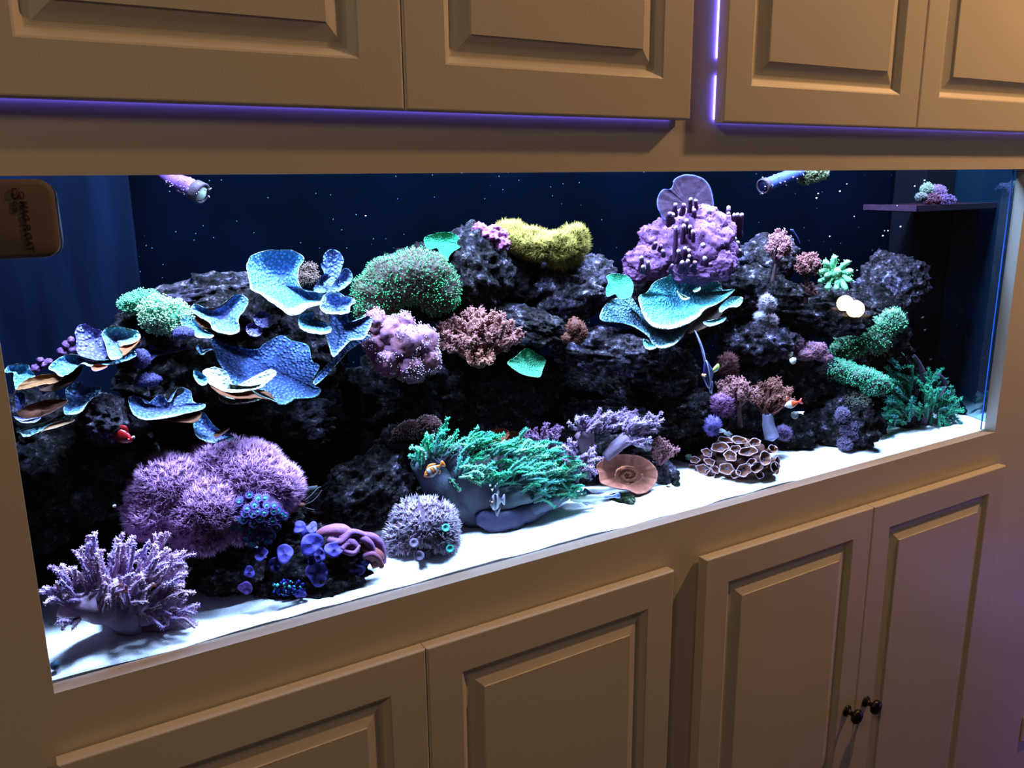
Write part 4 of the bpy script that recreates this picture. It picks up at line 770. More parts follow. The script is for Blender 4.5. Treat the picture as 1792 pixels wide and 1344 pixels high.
# big green leather: folded stem lobes + fingers
GC0 = A(80, 110, 135); GC1 = A(85, 200, 185, 1.1); GC2 = A(135, 235, 215, 1.2); STM = A(90, 95, 135, .8)
e = empty('finger_leather', at(860, 900, .11), 'big sea green finger leather coral sweeping right, pale folded stem on the sand', 'coral'); fr = Fr(860, 860, .10)
def lobe(e, pts, rr, c0, c1, nm='stem', amp=.18, n=14, mat=None, flat=1.0):
    q = spline([at(*p) for p in pts], 6); R = np.interp(np.linspace(0, 1, len(q)), np.linspace(0, 1, len(rr)), rr)*fr.s
    mb = MB(); tube(mb, q, R, n, np.linspace(c0, c1, len(q)), amp, 3); return mb.build(nm, mat or M_SOFT, e)
lobe(e, [(835, 900, .145), (800, 872, .14), (765, 840, .14), (735, 805, .14)], [34, 34, 32, 20], STM, A(90, 110, 150))
lobe(e, [(850, 905, .14), (830, 870, .135), (800, 830, .135), (790, 790, .15)], [34, 36, 36, 26], STM, A(95, 105, 145))
lobe(e, [(880, 900, .14), (900, 860, .135), (905, 820, .14), (900, 790, .15)], [26, 30, 34, 30], STM, A(85, 90, 120))
lobe(e, [(838, 903, .105), (870, 912, .10), (920, 898, .105), (960, 880, .11)], [12, 20, 20, 13], A(85, 85, 150, .8), A(75, 85, 130, .8), amp=.3)

lobe(e, [(860, 900, .12), (890, 870, .11), (930, 850, .11), (960, 820, .12)], [20, 24, 26, 22], STM, A(80, 120, 140))
lobe(e, [(900, 900, .11), (940, 885, .105), (975, 868, .11), (1000, 850, .12)], [16, 18, 18, 14], A(90, 95, 155), A(80, 120, 140))
rng = np.random.default_rng(12)
def field(e, regs, sp, c0, c1s, rng, r=(2.8, 1.7), dd0=0.):
    """regs: x, y, rx, ry, depth, count, dx, dy, length px, spread"""
    for (x, y_, rx, ry, d, n, dx, dy, L, spd) in regs:
        for i in range(n):
            a = rng.uniform(0, 6.28); u = rng.uniform(0, 1)**.5; bx, by = x+rx*u*math.cos(a), y_+ry*u*math.sin(a)
            th = math.atan2(dy, dx)+rng.normal(0, spd); l = L*rng.uniform(.7, 1.2); ex, ey = bx+l*math.cos(th), by+l*math.sin(th)
            dd = d+dd0+rng.uniform(-.012, .012)-(by-y_)*.0003; p0 = at(bx, by, dd); p1 = at(ex, ey, dd-rng.uniform(-.004, .022))
            finger(e, p0, p1, r[0]*rng.uniform(.8, 1.15), r[1]*rng.uniform(.8, 1.1), sp, c0, c1s[rng.integers(len(c1s))], rng, nub=int(16+l*.8))
field(e, [(735, 812, 16, 10, .10, 6, -.5, -1, 26, .5), (765, 790, 22, 14, .105, 12, .5, -1, 42, .3), (745, 800, 16, 14, .095, 6, .2, -1, 34, .4), (800, 795, 30, 14, .10, 14, .75, -.75, 44, .25), (840, 790, 30, 16, .105, 16, .85, -.55, 42, .25),
          (800, 832, 24, 10, .075, 9, .7, -.1, 30, .5), (830, 822, 24, 10, .075, 8, .9, .1, 30, .4), (880, 805, 30, 20, .09, 18, .9, -.45, 42, .3), (915, 800, 34, 22, .09, 18, .9, -.5, 40, .3), (905, 840, 34, 18, .075, 16, .85, -.4, 46, .3),
          (945, 825, 34, 24, .08, 20, .9, -.3, 42, .3), (965, 850, 30, 18, .075, 18, .9, -.3, 44, .3), (930, 870, 26, 14, .07, 12, .85, -.35, 46, .3), (980, 870, 22, 10, .07, 12, .9, -.2, 36, .3), (860, 845, 26, 12, .08, 8, .85, -.45, 40, .3)],
      fr.s, GC0, [GC1, GC2, A(80, 185, 195), A(60, 215, 175)], rng, dd0=.022)
# lavender finger leather bottom left
LV0 = A(145, 118, 190, 1.8); LV1 = A(190, 165, 228, 1.9); LV2 = A(165, 150, 240, 1.7)
e = empty('finger_leather', at(225, 1105, .08), 'lavender finger leather coral spreading like antlers, bottom left on the sand', 'coral'); fr = Fr(220, 1060, .085)
lobe(e, [(235, 1108, .085), (225, 1085, .085), (215, 1060, .085), (215, 1035, .09)], [24, 28, 40, 46], A(130, 125, 190, 1.6), A(150, 130, 190, 1.6))
lobe(e, [(215, 1070, .08), (170, 1062, .07), (130, 1062, .065), (105, 1075, .062)], [26, 28, 22, 8], A(160, 140, 205, 1.8), A(185, 160, 220, 1.8))
lobe(e, [(225, 1080, .085), (270, 1065, .075), (300, 1050, .075)], [20, 24, 16], A(140, 120, 190, 1.6), A(160, 140, 200, 1.6))
lobe(e, [(245, 1095, .08), (280, 1090, .07), (310, 1085, .065)], [12, 16, 10], A(110, 85, 150), A(140, 110, 180))
rng = np.random.default_rng(22)
field(e, [(120, 1050, 22, 14, .06, 14, -1, -.5, 34, .4), (140, 1030, 20, 14, .065, 12, -.6, -1, 40, .35), (175, 1025, 24, 16, .065, 14, -.25, -1, 56, .3), (160, 990, 18, 10, .075, 8, -.1, -1, 44, .35), (205, 1000, 26, 16, .07, 14, .2, -1, 56, .3), (240, 1010, 26, 16, .07, 16, .6, -1, 54, .3), (270, 1020, 24, 18, .065, 16, .85, -.7, 56, .25),
          (290, 1005, 18, 12, .075, 10, .8, -.6, 46, .25), (275, 1045, 24, 14, .055, 16, 1, -.4, 46, .3), (225, 1050, 40, 16, .05, 18, .3, -1, 40, .6), (190, 1060, 36, 14, .05, 12, -.3, -.9, 34, .6), (260, 1075, 24, 8, .055, 8, 1, .2, 28, .5), (305, 1085, 20, 12, .06, 16, .9, -.35, 34, .4), (130, 1085, 14, 6, .05, 5, -.7, .6, 20, .5), (280, 960, 8, 10, .09, 8, .3, -1, 26, .3)],
      fr.s, LV0, [LV1, LV2, A(160, 130, 200, 1.5), A(200, 175, 230, 1.6)], rng, r=(3.8, 2.2))
# small lavender finger corals in the middle
def small_leather(px, py, y, label, stems, regs, c0, c1s, sd, st, r=(2.6, 1.8)):
    global fr
    e = empty('finger_leather', at(px, py, y), label, 'coral'); fr = Fr(px, py, y)
    for pts, rr in stems: lobe(e, pts, rr, st, st*1.05, amp=.1, n=12)
    field(e, regs, fr.s, c0, c1s, np.random.default_rng(sd), r); return e
L0 = A(120, 95, 155); L1 = [A(165, 145, 220), A(150, 130, 205), A(185, 170, 235)]
small_leather(1030, 790, .14, 'fan of lavender fingers on a pale stem above the salmon plate', [([(1032, 792, .145), (1026, 775, .14), (1022, 760, .14)], [14, 14, 17])], [(1022, 752, 10, 8, .13, 10, -.2, -1, 22, .4), (1040, 752, 20, 9, .13, 16, .75, -.7, 34, .25), (1062, 748, 20, 9, .135, 14, .85, -.5, 32, .25), (1080, 740, 16, 8, .14, 10, .8, -.55, 30, .25)], L0, L1, 31, A(140, 120, 165))
small_leather(1070, 795, .12, 'lavender finger coral on a slanting pale stalk, beside the fan of fingers', [([(1060, 800, .12), (1078, 782, .115), (1096, 766, .11)], [9, 12, 14])], [(1098, 758, 14, 8, .105, 14, .7, -.8, 30, .3), (1118, 752, 14, 8, .11, 14, .85, -.5, 32, .25), (1105, 775, 12, 6, .10, 9, 1, -.05, 26, .35), (1130, 745, 12, 8, .115, 8, .8, -.6, 26, .3)], L0, L1, 32, A(160, 145, 205))
small_leather(1010, 838, .115, 'small lavender palm shaped leather between the green leather and the salmon plate', [([(1005, 842, .115), (1008, 822, .11), (1012, 806, .11)], [8, 9, 12])], [(1002, 800, 8, 6, .105, 8, -.3, -1, 24, .35), (1018, 808, 12, 8, .10, 12, .8, -.4, 26, .4), (1025, 822, 8, 6, .10, 7, .9, .5, 22, .4), (1000, 818, 6, 6, .105, 4, -.7, -.7, 16, .4)], L0, L1, 33, A(135, 120, 190))
small_leather(950, 790, .16, 'purple brush of thin fingers behind the right of the green leather', [([(955, 800, .165), (950, 785, .16)], [14, 16])], [(935, 785, 16, 10, .15, 12, -.3, -1, 28, .3), (960, 785, 18, 12, .15, 18, .45, -1, 34, .3), (975, 800, 10, 8, .15, 8, .7, -.6, 22, .4)], A(105, 80, 130), [A(150, 115, 185), A(135, 100, 170)], 34, A(110, 90, 140), (2.2, 1.5))
# green anemone like leather at the right
GR0 = A(60, 90, 100); GR = [A(50, 175, 150), A(70, 200, 175), A(45, 150, 135), A(60, 150, 160)]
small_leather(1615, 750, .125, 'sea green long fingered leather at the right end, by the glass', [([(1610, 752, .13), (1612, 725, .125), (1606, 700, .125)], [14, 16, 20]), ([(1612, 715, .12), (1614, 670, .115), (1608, 640, .115), (1598, 622, .115)], [8, 9, 6, 3]), ([(1618, 725, .12), (1636, 700, .11), (1650, 680, .105)], [9, 10, 6]), ([(1640, 700, .115), (1652, 672, .11), (1642, 655, .11)], [6, 6, 3])],
    [(1600, 700, 26, 20, .115, 26, -.35, -1, 42, .35), (1588, 680, 20, 22, .12, 18, -.4, -1, 44, .3), (1590, 650, 12, 16, .125, 10, -.3, -1, 30, .35), (1630, 700, 24, 18, .11, 22, .2, -1, 36, .4), (1640, 715, 24, 14, .10, 22, .8, -.5, 30, .45), (1580, 715, 18, 14, .115, 16, -.9, -.4, 28, .5), (1650, 725, 20, 10, .095, 18, .7, .2, 24, .7), (1570, 738, 18, 9, .115, 16, -.6, -.4, 26, .8), (1600, 730, 26, 10, .10, 14, 0, -1, 24, .8)], GR0, GR, 35, A(100, 85, 130), (2.3, 1.5))

# ---- cyan eyed polyps: a mound of small starry polyps
e = empty('eyed_polyps', at(450, 945, .08), 'rounded mound of purple polyps with glowing cyan centres, in front of the purple mat', 'coral'); fr = Fr(450, 897, .095)
EE = [(-2, 12, 0, 44, 34, .04), (4, -22, .004, 34, 26, .032), (20, 4, .004, 30, 30, .03)]
body(MB(), fr, EE, A(60, 40, 90), .06, 2, 4, 7).build('body', M_SOFT, e)
pos = [(1090, 300), (1140, 270), (1180, 285), (1060, 330), (1125, 325), (1160, 310), (1215, 320), (1250, 330), (1095, 290), (1050, 375), (1105, 375), (1150, 350), (1200, 350), (1075, 380), (1150, 395), (1195, 410), (1235, 400), (1280, 380), (1245, 355), (1090, 412), (1115, 345), (1180, 375), (1250, 440), (1105, 480), (1165, 475), (1225, 480), (1135, 515), (1205, 510), (1055, 415), (1060, 300), (1265, 355), (1045, 345), (1130, 440), (1210, 290), (1295, 400), (1170, 340)]
rng = np.random.default_rng(9)
for i, (x, z) in enumerate(pos):
    px, py = 50+x*.3422, 760+z*.3422; dx, dz = px-450, 897-py
    d = np.array([dx/52, -.8, dz/48]); dy = -.040*math.sqrt(max(0, 1-(dx/54)**2-((dz)/56)**2)); ax = loc2w(fr, (np.array([dx/48*.7, -1.0, dz/48*.7+.2]))[None])[0]; ax /= np.linalg.norm(ax)
    p = fr.pt(dx, dz, dy-.002); r = rng.uniform(7.2, 8.6)*fr.s; top = py < 880; cc = A(120, 245, 255) if top else A(50, 190, 200); rim = A(120, 95, 220) if top else A(85, 65, 160)  # upper polyps coloured brighter, lower ones dimmer: shading put into the colour
    mb = MB(); lathe(mb, [(r*.35, -.006), (r*.7, -.002), (r*.95, .0025), (r*.8, .0035), (r*.45, .0015), (r*.22, .0025), (.00002, .0032)], p, ax, 14, np.array([rim*.5, rim*.7, rim, rim, A(60, 120, 200), cc, cc]))
    a_ = np.arange(14)*2*math.pi/14; t_ = np.cross(ax, [0, 0, 1.]); t_ /= np.linalg.norm(t_); b_ = np.cross(ax, t_); D = np.cos(a_)[:, None]*t_+np.sin(a_)[:, None]*b_
    spikes(mb, p+D*r*.8+ax*.003, D*1.+ax*.5, r*.5, r*.12, .05, 1, rng, rim, rim*1.3); spikes(mb, np.repeat((p+ax*.002)[None], 9, 0), D[::1][:9]*1.0+ax*.9, r*.6, r*.1, .2, 1, rng, cc, cc)
    mb.build('polyp', M_TUFT, e)
# ---- blue violet mushrooms on the low rock
def mushroom(px, py, y, r, label, c, sd, tilt=(0, -.5, .9), fold=.18, grp='blue violet mushroom corals'):
    fr = Fr(px, py, y); ax = loc2w(fr, np.array(tilt, float)[None])[0]; ax /= np.linalg.norm(ax); t = np.cross(ax, [0, 0, 1.]); t /= np.linalg.norm(t)+1e-9; b = np.cross(ax, t)
    n = 36; th = np.arange(n)*2*math.pi/n; rr = r*fr.s; rng = np.random.default_rng(sd); ph = rng.uniform(0, 6, 3); w1 = 1+fold*.7*np.sin(2*th+ph[0])+fold*.5*np.sin(3*th+ph[1]); V = []; C = []
    for f, h in [(.25, -.8), (.3, -.35), (.75, -.16), (1.0, .0), (.97, .10), (.7, .06), (.4, .0), (.16, .05), (.06, .10)]:
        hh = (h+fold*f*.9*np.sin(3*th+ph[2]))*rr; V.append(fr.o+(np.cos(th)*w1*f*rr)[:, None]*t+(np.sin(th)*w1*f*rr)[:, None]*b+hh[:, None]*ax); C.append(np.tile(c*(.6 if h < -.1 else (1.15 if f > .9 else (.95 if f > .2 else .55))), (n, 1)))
    m = len(V); V = np.vstack(V); C = np.vstack(C); F = [(i*n+j, i*n+(j+1) % n, (i+1)*n+(j+1) % n, (i+1)*n+j) for i in range(m-1) for j in range(n)]
    V = np.vstack([V, V[-n:].mean(0)]); C = np.vstack([C, c*.7]); F += [((m-1)*n+j, (m-1)*n+(j+1) % n, m*n, -1) for j in range(n)]
    o = MB().add(V, F, C).build('mushroom_coral', M_SOFT); return tag(o, label, 'coral', grp)
BM = A(92, 85, 225); BM2 = A(75, 70, 200)
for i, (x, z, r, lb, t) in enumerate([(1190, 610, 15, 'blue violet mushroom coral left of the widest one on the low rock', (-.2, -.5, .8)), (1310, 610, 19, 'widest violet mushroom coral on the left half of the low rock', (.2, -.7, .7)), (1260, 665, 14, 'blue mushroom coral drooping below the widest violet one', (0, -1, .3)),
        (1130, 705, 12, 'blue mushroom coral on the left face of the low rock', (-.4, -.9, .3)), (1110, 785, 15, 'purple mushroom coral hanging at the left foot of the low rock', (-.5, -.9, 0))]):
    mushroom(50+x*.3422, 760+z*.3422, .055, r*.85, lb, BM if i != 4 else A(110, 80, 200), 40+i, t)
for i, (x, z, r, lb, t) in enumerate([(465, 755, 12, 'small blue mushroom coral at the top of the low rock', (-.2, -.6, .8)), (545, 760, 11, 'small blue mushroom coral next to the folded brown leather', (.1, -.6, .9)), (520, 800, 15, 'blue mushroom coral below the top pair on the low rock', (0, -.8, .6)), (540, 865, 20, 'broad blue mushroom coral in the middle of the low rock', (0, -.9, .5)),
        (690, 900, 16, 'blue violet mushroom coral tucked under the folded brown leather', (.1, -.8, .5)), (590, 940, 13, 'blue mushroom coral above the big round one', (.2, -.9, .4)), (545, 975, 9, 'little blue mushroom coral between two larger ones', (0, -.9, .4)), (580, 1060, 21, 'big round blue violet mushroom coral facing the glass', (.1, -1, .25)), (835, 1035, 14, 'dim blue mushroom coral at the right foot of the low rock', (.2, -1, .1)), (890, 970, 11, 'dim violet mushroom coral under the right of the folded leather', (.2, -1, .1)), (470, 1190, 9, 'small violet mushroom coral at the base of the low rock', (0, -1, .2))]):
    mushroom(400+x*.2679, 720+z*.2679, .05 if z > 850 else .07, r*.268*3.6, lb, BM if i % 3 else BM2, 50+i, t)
# glittering blue patch on the low rock
rng = np.random.default_rng(4); mb = MB(); P = np.array([at(400+x*.2679, 720+z*.2679, .043+rng.uniform(0, .004)) for x, z in zip(rng.uniform(280, 500, 130), rng.uniform(1095, 1200, 130)) if abs((x-390)/110)**2+((z-1148)/52)**2 < 1.1 and rng.uniform() < .8])
balls(mb, P, rng.uniform(.0012, .0030, len(P)), np.where(rng.uniform(size=(len(P), 1)) < .35, A(90, 210, 255), A(40, 45, 190))); tag(mb.build('coral_crust', M_TUFT), 'sparkling blue crust low on the mushroom rock', 'coral', None, 'stuff')
# folded brown violet leather
e = empty('folded_leather', at(640, 985, .07), 'folded brown violet leather coral with rolled edges beside the low rock', 'coral'); fr = Fr(610, 950, .06)
FB = A(125, 80, 150); FO = A(150, 90, 110)
for i, (pts, rr) in enumerate([([(552, 938, .085), (575, 928, .075), (600, 930, .07), (618, 940, .07)], [6, 10, 12, 8]), ([(575, 945, .065), (598, 948, .055), (615, 932, .055), (640, 938, .055)], [6, 7, 7, 5]), ([(618, 940, .06), (640, 945, .052), (652, 962, .05), (648, 972, .05)], [8, 7, 6, 4]), ([(632, 936, .065), (655, 942, .058), (668, 960, .055), (672, 985, .055)], [7, 8, 7, 5]), ([(610, 950, .05), (600, 962, .048), (618, 968, .046), (628, 955, .05)], [5, 5, 5, 4]), ([(635, 975, .05), (650, 970, .045), (662, 978, .045), (668, 992, .045)], [5, 6, 6, 5]), ([(640, 950, .06), (645, 965, .055), (660, 975, .052), (655, 990, .05)], [12, 14, 13, 8]), ([(598, 942, .06), (612, 950, .055), (625, 960, .055)], [10, 12, 10])]):
    q = spline([at(*p) for p in pts], 6); R = np.interp(np.linspace(0, 1, len(q)), np.linspace(0, 1, len(rr)), rr)*fr.s; mb = MB(); tube(mb, q, R, 12, np.linspace(FO if i in (0, 6) else FB, A(165, 120, 215) if i not in (5, 6) else FO, len(q)), .12, i); mb.build('fold', M_SOFT, e)
# ---- brown cup coral on the sand
e = empty('cup_coral', at(1285, 825, .1), 'brown clustered cup coral with white rims, resting on the sand', 'coral'); fr = Fr(1287, 800, .108)
BC = A(135, 92, 82); body(MB(), fr, [(0, -10, 0, 70, 30, .045), (-30, -14, -.004, 42, 14, .035), (35, -12, -.004, 40, 15, .035), (5, 12, .006, 44, 20, .04)], A(80, 52, 52), .1, 2, 4, 3).build('body', M_SOFT, e)
cups = [(1110, 890, 42, 26), (1130, 940, 36, 24), (1190, 850, 60, 34), (1260, 890, 46, 34), (1310, 810, 60, 26), (1370, 860, 60, 32), (1350, 970, 50, 44), (1240, 970, 55, 34), (1430, 950, 44, 36), (1480, 900, 48, 42), (1530, 860, 36, 26), (1090, 1000, 48, 40), (1140, 1020, 40, 34), (1020, 1010, 40, 24), (1030, 950, 40, 26), (1450, 1000, 30, 24), (1545, 960, 30, 44), (1170, 985, 30, 26), (1300, 1000, 34, 26), (1410, 820, 46, 22), (1220, 815, 46, 22), (1290, 850, 34, 18), (1560, 930, 24, 34), (1395, 920, 30, 26)]
rng = np.random.default_rng(6)
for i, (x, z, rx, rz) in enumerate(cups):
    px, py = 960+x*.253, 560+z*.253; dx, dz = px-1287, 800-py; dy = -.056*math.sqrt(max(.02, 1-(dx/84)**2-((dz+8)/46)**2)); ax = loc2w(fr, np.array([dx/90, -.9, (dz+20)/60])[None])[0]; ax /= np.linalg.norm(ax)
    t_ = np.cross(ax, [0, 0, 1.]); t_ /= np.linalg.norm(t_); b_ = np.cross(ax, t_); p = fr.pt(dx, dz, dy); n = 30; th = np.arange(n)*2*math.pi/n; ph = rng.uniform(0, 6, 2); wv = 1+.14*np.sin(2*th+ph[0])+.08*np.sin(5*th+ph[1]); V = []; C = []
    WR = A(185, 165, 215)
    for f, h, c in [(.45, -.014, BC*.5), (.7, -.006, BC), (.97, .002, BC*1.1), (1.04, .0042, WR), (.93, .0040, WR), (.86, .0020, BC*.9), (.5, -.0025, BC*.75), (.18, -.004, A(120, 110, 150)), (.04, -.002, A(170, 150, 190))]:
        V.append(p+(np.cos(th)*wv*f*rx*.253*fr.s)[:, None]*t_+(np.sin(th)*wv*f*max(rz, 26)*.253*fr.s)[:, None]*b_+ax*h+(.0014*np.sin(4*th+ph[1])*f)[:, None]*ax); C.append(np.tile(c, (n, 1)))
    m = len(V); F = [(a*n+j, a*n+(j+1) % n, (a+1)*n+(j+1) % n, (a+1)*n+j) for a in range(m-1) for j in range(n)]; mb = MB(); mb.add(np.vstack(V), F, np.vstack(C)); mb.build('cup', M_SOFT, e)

# ================================================================= EQUIPMENT
def pipe(label, pts, r, c, cap, grow, sd, name='return_pipe'):
    q = spline([at(*p) for p in pts], 6); f0 = Fr(pts[-1][0], pts[-1][1], pts[-1][2]); e = empty(name, q[0], label, 'pipe'); mb = MB(); tube(mb, q, np.linspace(r*.8, r, len(q))*f0.s, 20, c, .06, sd, cap=False)
    d = q[-1]-q[-2]; d /= np.linalg.norm(d); mb.build('tube', M_SKIN, e); rng = np.random.default_rng(sd)
    k = MB(); lathe(k, [(r*.98*f0.s, -.012), (r*1.12*f0.s, -.010), (r*1.15*f0.s, .002), (r*.95*f0.s, .004), (r*.85*f0.s, .001), (r*.84*f0.s, -.006)], q[-1], d, 26, A(70, 60, 90)); k.build('collar', M_SKIN, e)
    k = MB(); lathe(k, [(r*.80*f0.s, -.003), (r*.78*f0.s, .0015), (r*.4*f0.s, .003), (.00001, .0034)], q[-1], d, 26, cap); kk = k.build('mouth', M_WOODY, e)
    P = q[rng.integers(0, len(q), grow)]+rng.normal(0, 1, (grow, 3))*.001; N = rng.normal(0, 1, (grow, 3)); N /= np.linalg.norm(N, axis=1)[:, None]
    k = MB(); spikes(k, P+N*r*.8*f0.s, N, 4*f0.s, 1.3*f0.s, .3, 2, rng, A(110, 70, 150), A(175, 140, 220), 1.2*f0.s, A(190, 170, 230)); k.build('algae', M_TUFT, e)['kind'] = 'stuff'; return e
pipe('purple crusted water pipe with a white mouth at the top left of the water', [(270, 285, .30), (305, 315, .27), (330, 327, .25), (352, 338, .235)], 17, A(110, 75, 180), A(215, 240, 255), 130, 1)
pipe('blue water pipe overgrown with algae at the top right of the water', [(1450, 292, .22), (1400, 302, .21), (1365, 314, .205), (1336, 326, .20)], 12, A(60, 80, 200), A(10, 15, 60), 60, 2)
fuzzy(1422, 308, .20, [(0, 6, 0, 22, 14, .02), (-10, -2, 0, 12, 10, .012)], 'green brown algae clump hanging beside the blue water pipe', A(120, 125, 110), A(150, 170, 150), 4, 1, 420, 3, .6, tip=1, sd=50, sub=3)
# magnet cleaner: outside block, pad inside
def rbox(mb, x0, x1, z0, z1, ya, yb, r, c, n=8, chamf=.006):
    pts = []
    for cx, cz, a0 in [(x1-r, z1-r, 0), (x0+r, z1-r, 90), (x0+r, z0+r, 180), (x1-r, z0+r, 270)]:
        for k in range(n+1): a = math.radians(a0+90*k/n); pts.append((cx+r*math.cos(a), cz+r*math.sin(a), math.cos(a), math.sin(a)))
    m = len(pts); V = []
    for ins, y in [(chamf*.5, yb), (0, yb-(yb-ya)*.12), (0, ya+chamf), (chamf*.3, ya+chamf*.3), (chamf, ya)]: V += [(x-ins*u, y, z-ins*v) for x, z, u, v in pts]
    F = [(k*m+j, k*m+(j+1) % m, (k+1)*m+(j+1) % m, (k+1)*m+j) for k in range(4) for j in range(m)]
    V.append(((x0+x1)/2, yb, (z0+z1)/2)); V.append(((x0+x1)/2, ya, (z0+z1)/2)); F = [tuple(f) for f in F]
    F += [((j+1) % m, j, 5*m, -1) for j in range(m)]+[(4*m+j, 4*m+(j+1) % m, 5*m+1, -1) for j in range(m)]
    return mb.add(V, [f if len(f) == 4 else f for f in F], c)
ya = -.014; x1 = at(104, 400, ya)[0]; zt = at(60, 313, ya)[2]; zb = at(60, 453, ya)[2]; x0 = x1-.17
e = empty('magnet_cleaner', (x1-.06, 0, zb), 'beige magnetic glass cleaner clamped on the pane, top left corner', 'cleaner')
mb = MB(); rbox(mb, x0, x1, zb, zt, ya, .0235, .016, (.13, .105, .085)); mb.build('outer_block', M_WOODY, e)
mb = MB(); rbox(mb, x0, x1+.004, zb-.001, zt-.002, .028, .050, .016, (.010, .010, .014)); rbox(mb, x0, x1+.005, zb-.002, zt-.001, .0275, .0282, .017, A(190, 205, 255)); o = mb.build('inner_pad', M_WOODY, e); o['label'] = 'dark inner pad with a thin bright edge'
def text(parent, s, size, loc, rot, col_, bold=.0, shear=0., name='lettering'):
    c = bpy.data.curves.new(name, 'FONT'); c.body = s; c.size = size; c.offset = bold; c.shear = shear; c.extrude = .0002; c.align_x = 'LEFT'
    m = plain('print_ink', col_, .6); c.materials.append(m); o = bpy.data.objects.new(name, c); COL.objects.link(o); bpy.context.view_layer.update(); me = bpy.data.meshes.new_from_object(o.evaluated_get(bpy.context.evaluated_depsgraph_get())); bpy.data.objects.remove(o); o = bpy.data.objects.new(name, me); COL.objects.link(o); o.parent = parent; b = parent['_w']; o.location = (loc[0]-b[0], loc[1]-b[1], loc[2]-b[2]); o.rotation_euler = rot; return o
RT = (0, 0, 0)
rotm = Matrix(((0, 1, 0), (0, 0, -1), (-1, 0, 0))).to_euler()   # text runs downwards, letters' tops to the right, facing the room
p = at(34, 351, ya-.0008); text(e, 'MAG-FLOAT', .0090, (p[0], ya-.0006, p[2]), rotm, (.012, .008, .006), .00025, .15)
p = at(22, 352, ya-.0008); text(e, 'Large', .0052, (p[0], ya-.0006, p[2]), rotm, (.02, .012, .008), .0001, .2)
# the small emblem above the letters: two hooked strokes
mb = MB(); INK = (.07, .022, .014)
def em(pts, w_):
    q = spline([at(x, y, ya-.0010) for x, y in pts], 5); tube(mb, q, w_, 6, INK)
em([(28, 330), (21, 331), (21, 345), (27, 346), (31, 341)], .00045); em([(27, 334), (29, 341), (33, 338), (31, 334)], .0004); em([(36, 336), (41, 338), (40, 346), (34, 347), (34, 342)], .00045); mb.build('emblem', M_WOODY, e)
# frag rack
e = empty('frag_rack', at(1600, 370, .12), 'dark perforated shelf for coral cuttings, top right corner', 'rack'); mb = MB()
zr = .500; xr0 = at(1582, 355, .13)[0]; xr1 = XR-.004; y0_, y1_ = .10, .225
for k in range(13): xx = xr0+(xr1-xr0)*k/12; box(mb, xx-.0012, xx+.0012, y0_, y1_, zr, zr+.006, A(60, 25, 60)*.4)
for k in range(11): yy = y0_+(y1_-y0_)*k/10; box(mb, xr0, xr1, yy-.0012, yy+.0012, zr, zr+.005, A(60, 25, 60)*.4)
box(mb, xr0-.003, xr1, y0_-.004, y0_, zr-.004, zr+.008, A(70, 40, 85)*.35); box(mb, xr0-.006, xr0-.002, y0_-.004, y1_, zr-.004, zr+.008, A(90, 60, 110)*.35); box(mb, xr0, xr1, y0_, y1_, zr-.006, zr-.003, A(25, 12, 28))
mb.build('grid', M_SKIN, e, smooth=False)
rng = np.random.default_rng(7)
for i, (px, py, rx, rz, c, ct, lb) in enumerate([(1612, 345, 7, 5, (110, 120, 150), (165, 175, 205), 'pale cutting on the frag rack, leftmost'), (1632, 350, 12, 8, (120, 65, 110), (150, 90, 140), 'wine coloured encrusting lump on the edge of the frag rack'), (1655, 352, 14, 9, (80, 45, 100), (150, 120, 230), 'purple blue lump on the edge of the frag rack')]):
    fuzzy(px, py, .115, [(0, 0, 0, rx, rz, .012)], lb, A(*c)*.4, A(*ct)*.4, 3, .9, 160, 3, .6, tip=.8, sd=60+i, sub=3, name='coral_cutting')
for i, (px, py, rx, rz, c, ct, lb) in enumerate([(1640, 336, 10, 7, (110, 80, 170), (185, 145, 245), 'violet frilly cutting standing on the frag rack'), (1622, 332, 5, 6, (130, 160, 170), (180, 210, 220), 'tiny pale branching cutting standing on the frag rack')]):
    fuzzy(px, py, .16, [(0, 0, 0, rx, rz, .012)], lb, A(*c)*.5, A(*ct)*.5, 6, .9, 160, 3, .6, tip=.8, sd=70+i, sub=3, name='coral_cutting')
# little snails on the black overflow
for i, (px, py) in enumerate([(1660, 548), (1640, 560), (1650, 565), (1682, 548), (1630, 570)][:5]):
    mb = MB(); p = at(1604+i*7+(i % 2)*3, 505+i*34+(i*17) % 29, .198); lathe(mb, [(.00001, -.003), (.0020, -.001), (.0024, .001), (.0012, .004), (.00001, .005)], p, (.3, -.6, .5), 8, A(200, 205, 215)); tag(mb.build('snail', M_WOODY), 'tiny pale snail on the black overflow box', 'snail', 'snails on the black overflow box')
# rising bubbles / drifting flecks
for i, (px, py) in enumerate([(1495, 379), (1452, 414), (1545, 413), (1548, 404), (1554, 404), (1576, 397), (1570, 360), (1601, 326), (1618, 316), (1616, 325), (1500, 473), (1470, 335), (1482, 322), (1432, 339), (1429, 347), (640, 378)]):
    mb = MB(); V, F = ico(2); mb.add(at(px, py, .12)+V*.0011*(1+.35*((i*7) % 3)), F, A(205, 215, 235)); tag(mb.build('fleck', M_WOODY), 'tiny white fleck drifting in the water', 'fleck', 'flecks drifting in the water')
# forked feeding tubes of a worm
e_ = MB(); 
for pts in ([(1400, 426, .17), (1396, 417, .165), (1390, 408, .16), (1384, 402, .155)], [(1396, 417, .165), (1391, 409, .16), (1387, 402, .155)]): tube(e_, spline([at(*p) for p in pts], 4), .0013, 6, A(90, 110, 245))
tag(e_.build('feather_worm', M_WOODY), 'thin forked blue worm feeler above the right rocks', 'worm')

